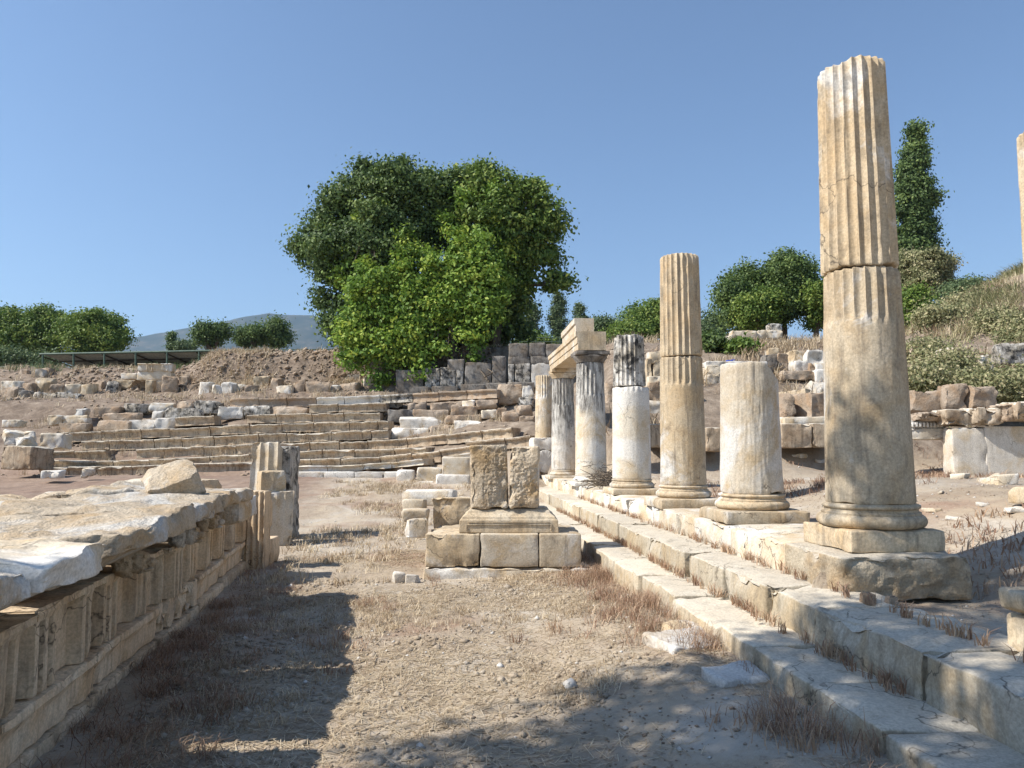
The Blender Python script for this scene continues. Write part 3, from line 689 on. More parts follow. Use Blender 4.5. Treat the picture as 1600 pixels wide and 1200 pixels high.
def lion(parent_slab, y, s=1.):
    parts = []
    def ell(cx, cy, cz, rx, ry, rz, seed=1, amp=.12):
        th = np.linspace(0, 2 * math.pi, 22, endpoint=False); ph = np.linspace(.02, math.pi - .02, 14)
        T, Q = np.meshgrid(th, ph); n = np.stack([np.cos(T) * np.sin(Q), np.sin(T) * np.sin(Q), np.cos(Q)], -1).reshape(-1, 3)
        k = 1 + amp * fbm(n * 3 + seed, seed, 3)[:, None]
        V = n * k * np.array([rx, ry, rz]) + np.array([cx, cy, cz]); idx = np.arange(14 * 22).reshape(14, 22)
        return V, np.stack([idx[:-1], idx[1:], np.roll(idx, -1, 1)[1:], np.roll(idx, -1, 1)[:-1]], -1).reshape(-1, 4)
    parts += [ell(0, .04, 0, .115, .09, .105, 3, .3), ell(0, -.04, -.005, .075, .085, .08, 4), ell(0, -.115, -.01, .045, .05, .032, 5, .05), ell(0, -.10, -.058, .036, .045, .016, 6, .05)]
    parts += [ell(-.034, -.095, .035, .018, .016, .014, 7, .05), ell(.034, -.095, .035, .018, .016, .014, 8, .05), ell(-.085, -.01, .075, .025, .018, .028, 9), ell(.085, -.01, .075, .025, .018, .028, 10), ell(0, -.13, .008, .012, .012, .01, 11, .02)]
    V, F = join(parts); V = V * s
    inv = parent_slab
    # placed in the slab's own frame
    o = mesh('lion_head_spout', V, F, M['cornice'], parent_slab, loc=y)
    return o
CS = [(1.25, 2.32, .41, 1.35, 'cornice', 'nearest cornice slab of the fallen entablature, tan and broken'),
      (2.33, 2.98, .36, 1.3, 'chipped', 'grey white chipped cornice slab near the left frame edge'),
      (2.99, 3.62, .38, 1.3, 'pale', 'cornice slab with a bleached chipped nose beside the open joint'),
      (3.72, 4.95, .46, 1.35, 'cornice', 'long smooth tan cornice slab in the middle of the fallen entablature'),
      (4.96, 6.1, .44, 1.3, 'cornice', 'cornice slab carrying the loose tilted boulder'),
      (6.11, 7.45, .40, 1.2, 'cornice', 'farthest cornice slab, with a lumpy grey broken edge')]
slabs = []
for i, (ya, yb, out, dp, mt, lab) in enumerate(CS):
    slabs.append(cornice(ya, yb, out, dp, (.698 + wzb((ya + yb) / 2) + .02 * i), .27, mt, lab, 500 + i))
lion(slabs[3], (.38, -.37, -.01), .85); lion(slabs[4], (.42, -.36, -.01), .9); lion(slabs[5], (.1, -.32, -.01), .85)
# rear slabs (lumpy top surface further left)
RS = [(1.3, 2.9, 'cornice', 'nearest rear slab of the lumpy tan platform'), (2.92, 4.5, 'cornice', 'second rear slab of the lumpy tan platform, with hollows'), (4.52, 6.0, 'pale', 'pale rear slab of the platform beside the loose boulder'), (6.02, 7.2, 'cornice', 'far rear slab of the platform with a ragged back edge')]
for i, (ya, yb, mt, lab) in enumerate(RS):
    L = yb - ya; x, y = wpl(ya, yb)
    V, F = rbox(L, 1.35, .34, r=.05, amp=.03, chip=.12, res=.05, seed=600 + i, ns=3)
    p = np.stack([V[:, 0] + y, V[:, 1], V[:, 0] * 0], 1)
    V[:, 2] += sstep(.15, .32, V[:, 2]) * (fbm(p * 1.7, 91, 4) * .15 + fbm(p * 6, 93, 3) * .025)
    bd = sstep(.3, .68, V[:, 1]); V[:, 1] -= bd * np.clip(fbm(p * 1.3 + 5, 97, 3) + .2, 0, 1) * .5
    tag(mesh('platform_slab', V, F, M[mt], loc=(x - 1.0 - .66, y, .66), rot=(0, 0, wrot)), lab, 'stone slab', 'rear slabs of the fallen entablature platform')
# fragments at the far rear edge
for a in ((30, 90, 772, 800, 6.6, .3, 'cornice', 'curved broken moulding at the rear left edge of the platform', .4, .05),
          (170, 232, 750, 776, 8.4, .5, 'pale', 'pale ragged lump on the rear edge of the platform', .1, .05),
          (246, 330, 750, 774, 7.8, .5, 'cornice', 'flat tan broken lump behind the tilted boulder', -.1, .05),
          (330, 372, 772, 792, 6.9, .5, 'cornice', 'rounded lump at the far end of the cornice slabs', .2, .06),
          (-10, 30, 812, 850, 5.4, .4, 'cornice', 'tan ridge rising on the platform at the left frame edge', .2, .06)):
    block('broken_lump', *a[:5], a[5], a[6], a[7], 'stone', rot=a[8], r=.05, amp=.02, chip=.04, skew=.06, sink=.16, res=.03)
# the tilted boulder
bp = P(268, 806, 6.0)
V, F = rbox(.40, .34, .26, r=.015, amp=.008, chip=.02, res=.018, skew=.03, seed=21, cuts=7, cut=(.62, .86))
tag(mesh('boulder', V, F, M['cornice'], loc=(bp[0], bp[1] + .1, 1.0), rot=(.42, -.30, .5)), 'loose angular tan boulder tilted on top of the cornice slabs', 'boulder')
def flutes(n, L, dpt=.02):
    def f(x, z):
        u = (x / L * n) % 1; return -dpt * 4 * u * (1 - u)
    return f
def frag(name, px0, px1, py0, py1, d, dp, mat, label, fn, rot=0., skew=.03):
    a = P(px0, py1, d); b = P(px1, py1, d); t = P(px0, py0, d); wd = float(np.linalg.norm((b - a)[:2])); h = float(t[2] - a[2])
    c = (a + b) / 2 + fw * dp / 2
    if name != 'frieze_block': h += .28; c[2] -= .28
    V, F = rbox(wd, dp, h, r=.015, amp=.008, chip=.035, res=.016, front=fn(wd) if fn else None, skew=skew * .4, cuts=6 if skew else 1, cut=(.76, .94))
    return tag(mesh(name, V, F, M[mat], loc=c, rot=(0, 0, U0 + rot)), label, 'stone fragment')
# small remaining pieces at the far end of the wall
for a in ((372, 414, 762, 866, 8.9, .35, 'frieze', 'narrow grooved block at the far end of the frieze, without a cornice', .0),
          (352, 390, 776, 800, 8.3, .3, 'white', 'small white topped piece on the last grooved blocks', .1),
          (398, 424, 842, 876, 9.3, .3, 'frieze', 'low leftover block at the far foot of the fallen entablature', .0)):
    if a[7].startswith('narrow'): frag('end_block', 376, 412, 768, 860, 8.95, .3, 'frieze', a[7], lambda w_: flutes(4, w_, .03), 0., 0.)
    else: block('end_block', *a[:5], a[5], a[6], a[7], 'stone block', rot=a[8], r=.02, amp=.01, chip=.05, skew=.02, sink=.05, res=.03)
# standing broken fluted fragments beyond the wall
frag('fluted_fragment', 388, 432, 690, 812, 11.3, .35, 'pale', 'broken fluted stone with a pointed top beyond the fallen entablature', lambda w_: flutes(3, w_, .03), -.1, .06)
frag('fluted_fragment', 425, 452, 696, 815, 11.45, .5, 'grey', 'grey white weathered slab with a curled top, right of the pointed fluted stone', None, 0., .05)
frag('fluted_fragment', 396, 436, 736, 774, 10.75, .4, 'tan', 'cube shaped grooved block set against the tall fluted stone', lambda w_: flutes(2, w_, .02), .5)
frag('fluted_fragment', 408, 449, 768, 822, 10.7, .4, 'pale', 'lowest rounded grooved block at the foot of the tall fluted stone', lambda w_: flutes(3, w_, .02), .4, .06)

# ------------------------------------------------------------------ theatre seats
XS = [60, 130, 250, 390, 515, 600, 660, 735, 810, 840]
ROWS = [  # top edge heights in the photo, px range, name
    ([726, 726, 727, 728, 727, 724, 717, 708, 700, 697], (455, 735), 'lowest'),
    ([731, 729, 727, 722, 716, 713, 707, 697, 690, 687], (60, 740), 'second'),
    ([719, 721, 717, 709, 703, 702, 698, 690, 682, 679], (64, 830), 'third'),
    ([706, 704, 701, 694, 690, 688, 683, 673, 667, 664], (60, 800), 'fourth'),
    ([690, 689, 686, 678, 675, 672, 666, 656, 650, 648], (126, 607), 'fifth'),
    ([679, 674, 670, 663, 660, 657, 652, 643, 637, 635], (62, 607), 'sixth'),
    ([662, 660, 653, 647, 645, 643, 637, 629, 624, 622], (273, 594), 'seventh'),
    ([650, 648, 640, 634, 631, 629, 624, 617, 612, 610], (482, 604), 'eighth'),
    ([640, 636, 629, 622, 620, 616, 613, 609, 606, 605], (358, 776), 'top')]
def seat_prof(h, dp):
    return [(dp, 0), (.05, 0), (.075, h * .30), (.07, h * .62), (.03, h * .76), (0, h * .82), (-.005, h * .95), (.012, h), (dp, h - .005)][::-1]
ordw = ['first', 'second', 'third', 'fourth', 'fifth', 'sixth', 'seventh', 'eighth', 'ninth', 'tenth', 'eleventh', 'twelfth', 'thirteenth', 'fourteenth', 'fifteenth', 'sixteenth', 'seventeenth', 'eighteenth', 'nineteenth', 'twentieth']
def row_pt(k, px):
    ys, rg, nm = ROWS[k]; d = 21.5 + .62 * k - float(theatre_shift(px)); return P(px, float(np.interp(px, XS, ys)), d)
for k, (ys, rg, nm) in enumerate(ROWS):
    px = rg[0]; i = 0
    while px < rg[1] - 8:
        L = random.choice([44, 50, 56, 62, 70, 46]) * (1 - .12 * (px > 620)); e = min(px + L, rg[1])
        if rg[1] - e < 16: e = rg[1]
        if random.random() < .06 and k not in (1, 8) and px > rg[0]: px = e; continue
        a, b = row_pt(k, px + .6), row_pt(k, e - .6); dv = b - a; Lm = float(np.linalg.norm(dv)); yaw = math.atan2(dv[1], dv[0]); tl = math.atan2(dv[2], math.hypot(dv[0], dv[1]))
        h = .29 if k < 8 else .3; h += random.uniform(-.01, .02)
        mt = 'seat'
        desc = 'brown seat block with a light nosing'
        if k == 8: mt = 'white' if 478 < px < 590 else ('grey' if 590 <= px < 625 else 'rubble'); desc = {'white': 'bleached white coping block', 'grey': 'grey weathered coping block', 'rubble': 'rough brown coping block'}[mt]
        if k == 0: mt = 'pale'; desc = 'low pale kerb block'; h = .16
        V, F = prism(seat_prof(h, .66), Lm, 14, amp=.022, seed=k * 40 + i, chip=random.choice([.04, .08, .16, .06]))
        o = mesh('seat_block', V, F, M[mt], smooth=False, loc=(a[0], a[1], a[2] - h + random.uniform(-.02, .012)), rot=(0, -tl, yaw + random.uniform(-.012, .012)))
        tag(o, f'{desc}, {ordw[i]} from left, {nm} row of theatre seats', 'seat block', 'seat blocks of the theatre')
        px = e; i += 1
# white kerb at the orchestra edge
px = 452; i = 0
for e in (508, 556, 600, 648):
    a, b = P(px + .5, 737, 21), P(e - .5, 738, 21)
    V, F = rbox(float(np.linalg.norm(b - a)), .4, .2, r=.02, amp=.01, chip=.03, res=.1)
    tag(mesh('kerb_stone', V, F, M['white'], loc=((a + b) / 2 - np.array([0, 0, .19])), rot=(0, 0, U0)), f'{ordw[i]} white kerb stone from the left at the foot of the seats', 'kerb stone', 'white kerb stones at the foot of the seats'); px = e; i += 1
# loose/weathered blocks lying in the seating
LB = [ # px0,px1,py0,py1,k(row for depth),mat,label
    (200, 239, 655, 670, 6.2, 'white', 'white block with dark specks on the seating, left of its white neighbour'),
    (240, 273, 653, 667, 6.3, 'white', 'smaller white slanting block at the left end of the seventh row'),
    (255, 313, 637, 655, 7.0, 'grey', 'long grey speckled block above the white pair'),
    (300, 342, 626, 643, 8.0, 'grey', 'rounded grey boulder block on the upper left seating'),
    (335, 378, 636, 651, 7.2, 'white', 'bright white squared block right of the rounded grey one'),
    (379, 421, 633, 648, 7.3, 'grey', 'grey spotted block right of the bright white one'),
    (421, 480, 635, 647, 7.2, 'rubble', 'brown rough block between the grey spotted one and the eighth row'),
    (187, 231, 630, 644, 8.0, 'grey', 'pale grey block with a sloping end on the upper left slope'),
    (232, 268, 628, 640, 8.0, 'pale', 'pale broken block with a hollow front on the upper slope'),
    (272, 300, 629, 640, 8.1, 'rubble', 'tapered tan block left of the rounded grey boulder'),
    (146, 186, 635, 646, 7.6, 'rubble', 'long low brown block at the left end of the upper slope'),
    (157, 212, 645, 654, 6.8, 'rubble', 'flat long stone under the low brown block'),
    (95, 138, 648, 657, 6.4, 'pale', 'flat thin slab lying on the left slope'),
    (73, 95, 648, 660, 6.3, 'pale', 'thin tilted slab left of the flat thin one'),
    (88, 134, 661, 671, 5.8, 'rubble', 'flat slab over the patch of orange soil'),
    (116, 130, 638, 648, 7.5, 'white', 'small white angular stone on the bare left slope'),
    (150, 200, 657, 670, 5.9, 'rubble', 'two toned broken slab left of the speckled white block'),
    (236, 250, 642, 655, 6.9, 'white', 'jagged bright white fragment above the slanting white block'),
    (584, 628, 618, 633, 8.2, 'grey', 'dark veined grey block at the top of the seating under the tree'),
    (563, 604, 629, 644, 7.4, 'grey', 'blue grey broken block below the dark veined one'),
    (604, 645, 640, 656, 6.7, 'dark', 'dark grey wedge shaped block right of the seventh row'),
    (637, 667, 627, 639, 7.6, 'rubble', 'round brown boulder in the broken right part of the seating'),
    (645, 700, 640, 651, 6.8, 'rubble', 'long rough brown block right of the dark wedge'),
    (669, 724, 627, 639, 7.5, 'rubble', 'weathered brown slab below the coping, near the round boulder'),
    (624, 691, 651, 668, 5.9, 'white', 'large white block with grey hollows in the broken seating'),
    (609, 670, 668, 684, 5.0, 'white', 'white block with dark cracks standing on the fourth row'),
    (671, 691, 666, 680, 5.2, 'rubble', 'small brown stone right of the cracked white block'),
    (692, 710, 664, 676, 5.3, 'rubble', 'rounded brown stone left of the white saddle shaped block'),
    (710, 753, 657, 674, 5.4, 'white', 'white saddle shaped block on the right of the seating'),
    (695, 762, 648, 657, 6.3, 'rubble', 'long dark split slab above the white saddle shaped block'),
    (703, 745, 634, 648, 7.0, 'rubble', 'dark brown wedge stone in the broken seating'),
    (722, 742, 625, 635, 7.6, 'pale', 'small pale stone under the coping row'),
    (744, 776, 624, 634, 7.6, 'rubble', 'hollowed brown slab under the coping row'),
    (748, 785, 659, 669, 5.8, 'rubble', 'flat stone right of the white saddle shaped block'),
    (752, 776, 640, 650, 6.8, 'pale', 'pale rounded stone in the rubble of the seating'),
    (775, 792, 637, 647, 6.8, 'rubble', 'square brown stone beside the pale rounded one'),
    (808, 834, 633, 645, 6.8, 'rubble', 'rough stone at the right end of the seating rubble'),
    (785, 810, 643, 656, 6.3, 'rubble', 'knobbly brown stone low in the right rubble'),
    (812, 836, 650, 662, 6.0, 'rubble', 'flat stone low at the right end of the rubble'),
    (778, 816, 600, 628, 8.8, 'rubble', 'big square block with a rough pitted face at the top right of the seats'),
    (817, 833, 601, 620, 8.8, 'pale', 'narrow pale block beside the big square pitted one'),
    (811, 834, 620, 630, 8.2, 'grey', 'low grey block under the narrow pale one'),
    (803, 836, 684, 694, 3.6, 'white', 'white broken seat fragment near the farthest column')]
for px0, px1, py0, py1, k, mt, lab in LB:
    d = 21.5 + .62 * k - float(theatre_shift((px0 + px1) / 2))
    block('loose_block', px0, px1, py0, py1, d, random.uniform(.35, .55), mt, lab, 'stone block', rot=random.uniform(-.12, .12), r=.05, amp=.03, chip=.07, skew=.07, sink=.10, res=.06)
# parapet at the right foot of the seats
for a in ((651, 689, 731, 751, 19.2, 'pale', 'left block of the low parapet with a moulded foot'), (690, 734, 714, 744, 18.9, 'pale', 'right upper block of the low parapet, beside the pedestal'),
          (680, 734, 742, 760, 18.6, 'white', 'lower block of the low parapet, beside the pedestal'), (619, 646, 735, 757, 19.6, 'white', 'squat white block at the left foot of the parapet'),
          (654, 678, 752, 762, 18.9, 'white', 'small low block under the left parapet block')):
    block('parapet_block', *a[:5], .5, a[5], a[6], 'stone block', r=.03, amp=.015, chip=.05, sink=.15, skew=.03)
# left foreground blocks at the theatre's edge
for a in ((0, 58, 697, 727, 20.0, .8, 'seat', 'big tan block lying at the left end of the seats', -.25, .04), (2, 40, 672, 694, 20.8, .5, 'pale', 'pale angular boulder above the big tan block', .4, .12),
          (17, 48, 684, 708, 20.3, .4, 'pale', 'pale tilted boulder right behind the big tan block', -.5, .12), (60, 96, 677, 696, 22.2, .6, 'pale', 'projecting pale seat end block on the left', .1, .04),
          (0, 28, 656, 662, 22.5, .5, 'pale', 'thin pale slab edge at the left frame edge', 0., .02), (124, 140, 731, 739, 19.6, .3, 'pale', 'small pale stone beside the red earth', .2, .09),
          (62, 90, 735, 741, 19.0, .4, 'white', 'flat white slab on the orchestra floor', .1, .02)):
    block('fallen_block', *a[:5], a[5], a[6], a[7], 'stone block', rot=a[8], r=.04, amp=.02, chip=.08, skew=a[9], sink=.12, res=.05)

# ------------------------------------------------------------------ tumbled row below the earth bank
TB = [(0, 27, 604, 628, 'rubble'), (0, 32, 595, 612, 'pale'), (27, 45, 610, 627, 'dark'), (33, 53, 597, 610, 'rubble'), (26, 46, 608, 627, 'dark'), (52, 78, 590, 614, 'tan'), (48, 64, 612, 627, 'grey'), (65, 84, 613, 627, 'grey'),
      (75, 95, 600, 614, 'rubble'), (94, 124, 600, 614, 'pale'), (84, 122, 613, 627, 'grey'), (124, 145, 598, 615, 'tan'), (146, 162, 596, 609, 'rubble'), (162, 182, 595, 612, 'grey'), (180, 206, 593, 605, 'tan'),
      (206, 226, 593, 605, 'rubble'), (226, 237, 593, 613, 'tan'), (237, 254, 592, 613, 'pale'), (252, 274, 588, 612, 'rubble'), (278, 292, 587, 598, 'rubble'), (290, 306, 601, 612, 'rubble'), (308, 328, 597, 616, 'white'),
      (328, 346, 601, 614, 'pale'), (345, 364, 597, 614, 'white'), (366, 380, 600, 612, 'pale'), (380, 400, 602, 612, 'rubble'), (395, 418, 588, 604, 'tan'), (420, 438, 591, 606, 'rubble'), (428, 456, 602, 614, 'pale'), (460, 478, 592, 612, 'rubble'), (476, 512, 596, 614, 'rubble'), (515, 528, 600, 611, 'white'), (540, 564, 582, 596, 'dark'), (565, 582, 588, 604, 'pale'), (530, 560, 598, 610, 'rubble')]
TB.sort(key=lambda t: t[0])
cn = {'rubble': 'rough brown', 'pale': 'pale', 'dark': 'dark grey', 'tan': 'smooth tan', 'grey': 'mottled grey', 'white': 'whitish'}
cnt = {}
for px0, px1, py0, py1, mt in TB:
    d = 30.0 if px0 > 290 or py1 < 620 else 29.2
    q, dd = drop((px0 + px1) / 2, min(py1, 622 if px0 < 250 else 616)); d = min(max(dd, 28.6), 31.2)
    cnt[mt] = cnt.get(mt, 0) + 1
    block('tumbled_block', px0, px1, py0, py1, d, random.uniform(.4, .6), mt, f'{ordw[cnt[mt]-1]} {cn[mt]} block from the left in the tumbled row below the earth bank', 'stone block', 'tumbled blocks below the earth bank', rot=random.uniform(-.3, .3), tilt=random.uniform(-.05, .05), r=.05, amp=.03, chip=.07, skew=.06, sink=.15, res=.06)
# reassembled frieze piece on two slabs
block('frieze_slab', 188, 213, 583, 592, 30.6, .5, 'pale', 'short slab left of the one under the grooved frieze block', 'stone block')
block('frieze_slab', 213, 267, 580, 593, 30.6, .5, 'pale', 'long slab carrying the grooved frieze block below the bank', 'stone block')
def small_trig(w_):
    def f(x, z):
        u = (x % .62); on = (u > .36) & (u < .60); g = np.zeros_like(x)
        for c in (.42, .48, .54): g = np.maximum(g, np.clip(1 - np.abs(u - c) / .02, 0, 1))
        return .05 * on - .045 * g * on * (z < .26) + .05 * (z > .28)
    return f
frag('frieze_block', 215, 268, 568, 580.5, 30.55, .4, 'pale', 'grooved frieze block with two triglyphs set up on slabs below the bank', small_trig, 0., .0)
# white speckled stones and pillow stones on the bank top
for a in ((28, 42, 577, 586), (52, 66, 576, 588), (64, 79, 574, 587), (0, 10, 577, 583), (150, 168, 577, 581), (196, 214, 575, 580)):
    q, dd = drop((a[0] + a[1]) / 2, a[3]); block('edge_stone', *a, max(31.8, min(dd, 34)), .5, random.choice(['pale', 'rubble']), {28: 'first pale stone from left on the grassy edge of the left bank', 52: 'second pale stone from left on the grassy edge of the left bank', 64: 'third pale stone from left on the grassy edge of the left bank', 0: 'pale stone on the bank edge cut by the left frame edge', 150: 'flat pale stone on the bank edge under the shelter', 196: 'flat pale stone on the bank edge left of the grooved frieze block'}[a[0]], 'stone', 'pale stones on the top edge of the left earth bank', r=.1, amp=.04, chip=.05, skew=.1, sink=.15)

# ------------------------------------------------------------------ grey orthostat wall under the big tree
dO = 29.4
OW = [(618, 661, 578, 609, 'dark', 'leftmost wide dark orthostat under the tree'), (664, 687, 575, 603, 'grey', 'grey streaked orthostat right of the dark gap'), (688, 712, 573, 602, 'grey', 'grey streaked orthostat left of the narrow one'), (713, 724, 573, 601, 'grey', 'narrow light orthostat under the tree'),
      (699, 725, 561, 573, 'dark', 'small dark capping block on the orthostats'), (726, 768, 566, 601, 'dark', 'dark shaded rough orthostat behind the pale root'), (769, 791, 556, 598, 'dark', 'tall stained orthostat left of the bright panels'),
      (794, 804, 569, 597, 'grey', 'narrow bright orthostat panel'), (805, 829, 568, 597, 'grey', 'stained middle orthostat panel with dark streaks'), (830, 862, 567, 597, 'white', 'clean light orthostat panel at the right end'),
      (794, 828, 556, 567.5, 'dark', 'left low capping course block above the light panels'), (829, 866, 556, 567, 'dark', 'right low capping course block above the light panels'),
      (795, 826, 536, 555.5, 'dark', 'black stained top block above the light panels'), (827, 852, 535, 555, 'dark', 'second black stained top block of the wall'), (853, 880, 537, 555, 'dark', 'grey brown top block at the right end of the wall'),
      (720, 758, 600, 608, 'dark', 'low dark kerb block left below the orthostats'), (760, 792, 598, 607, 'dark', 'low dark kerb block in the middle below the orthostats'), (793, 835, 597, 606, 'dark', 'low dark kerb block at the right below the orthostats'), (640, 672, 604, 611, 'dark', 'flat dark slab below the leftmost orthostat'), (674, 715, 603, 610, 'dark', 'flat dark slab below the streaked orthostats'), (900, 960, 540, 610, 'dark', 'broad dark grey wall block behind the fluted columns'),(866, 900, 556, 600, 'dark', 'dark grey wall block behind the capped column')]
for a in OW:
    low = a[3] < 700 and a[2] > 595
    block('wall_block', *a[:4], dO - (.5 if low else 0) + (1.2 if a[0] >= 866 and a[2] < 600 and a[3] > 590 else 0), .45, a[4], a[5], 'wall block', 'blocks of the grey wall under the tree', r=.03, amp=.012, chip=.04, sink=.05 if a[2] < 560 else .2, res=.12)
# pale root hanging over the wall
def tube(pts, rad, ns=7):
    pts = [np.array(p, float) for p in pts]; V, F = [], []
    for i, p in enumerate(pts):
        t = pts[min(i + 1, len(pts) - 1)] - pts[max(i - 1, 0)]; t = t / (np.linalg.norm(t) + 1e-9)
        a = np.cross(t, [0, 0, 1.]) if abs(t[2]) < .9 else np.cross(t, [1., 0, 0]); a /= np.linalg.norm(a); b = np.cross(t, a)
        r = rad[i] if hasattr(rad, '__len__') else rad
        for k in range(ns): V.append(p + (a * math.cos(2 * math.pi * k / ns) + b * math.sin(2 * math.pi * k / ns)) * r)
    for i in range(len(pts) - 1):
        for k in range(ns): F.append([i * ns + k, i * ns + (k + 1) % ns, (i + 1) * ns + (k + 1) % ns, (i + 1) * ns + k])
    F.append(list(range(ns))[::-1]); F.append([(len(pts) - 1) * ns + k for k in range(ns)])
    return V, F

# ------------------------------------------------------------------ masonry behind the colonnade (right)
dL = 15.2
LG = [(1018, 1062, 662, 699, 'seat', 'ledge slab seen left of the warm fluted column'), (1104, 1137, 668, 706, 'seat', 'projecting ledge slab between the warm fluted column and the stump'), (1222, 1270, 662, 700, 'seat', 'projecting ledge slab right of the stump, with a light top'),
      (1271, 1312, 661, 699, 'seat', 'projecting ledge slab partly hidden by the tallest column'), (1420, 1503, 669, 687, 'pale', 'moulded ledge end with a row of small dentils, right of the tallest column')]
for a in LG:
    dd = dL if a[0] < 1400 else 14.4
    block('ledge_slab', *a[:4], dd - .25, .9, a[4], a[5], 'ledge slab', 'ledge slabs of the rear wall', r=.02, amp=.012, chip=.06, sink=0, res=.05)
block('ledge_slab', 1424, 1478, 657, 669, 14.2, .6, 'white', 'dentil course block on top of the moulded ledge end', 'ledge slab', r=.01, amp=.006, chip=.03, res=.05)
for k in range(9):
    block('dentil', 1426 + k * 5.6, 1429.3 + k * 5.6, 660, 667, 14.12, .09, 'white', f'{ordw[k]} dentil tooth from the left on the moulded ledge end', 'dentil', 'dentils of the ledge end', r=.006, amp=.002, chip=.005, res=.1, sink=0)
block('back_course', 1222, 1312, 651, 662, 15.9, .5, 'pale', 'low pale course above the ledge right of the stump')
block('back_course', 1226, 1243, 653, 665, 15.6, .3, 'tan', 'small tan block standing on the ledge beside the stump')
# plastered wall with a chipped coping
PW = [(1490, 1546, 668, 742, 13.8, 'plaster', 'left plastered wall panel with a rounded broken left end'), (1543, 1640, 666, 748, 13.8, 'plaster', 'large smooth plastered wall panel at the right frame edge')]
for a in PW: block('wall_panel', *a[:5], .35, a[5], a[6], 'wall panel', r=.03 if a[0] < 1500 else .012, amp=.004, chip=.05 if a[0] < 1500 else .01, sink=.2)
for i, a in enumerate([(1438, 1480, 644, 656), (1478, 1527, 640, 664), (1526, 1570, 636, 662), (1569, 1590, 632, 658), (1589, 1650, 627, 655)]):
    block('coping_block', *a, 13.9 - i * .12, .6, 'seat' if i in (1, 2, 4) else 'rubble', ['tapering left end', 'chipped second', 'broad chipped middle', 'cracked narrow', 'right frame edge'][i] + ' coping block on the plastered wall', 'coping block', 'coping blocks on the plastered wall', rot=.05, r=.03, amp=.015, chip=.14, skew=.04, sink=.02, res=.04)
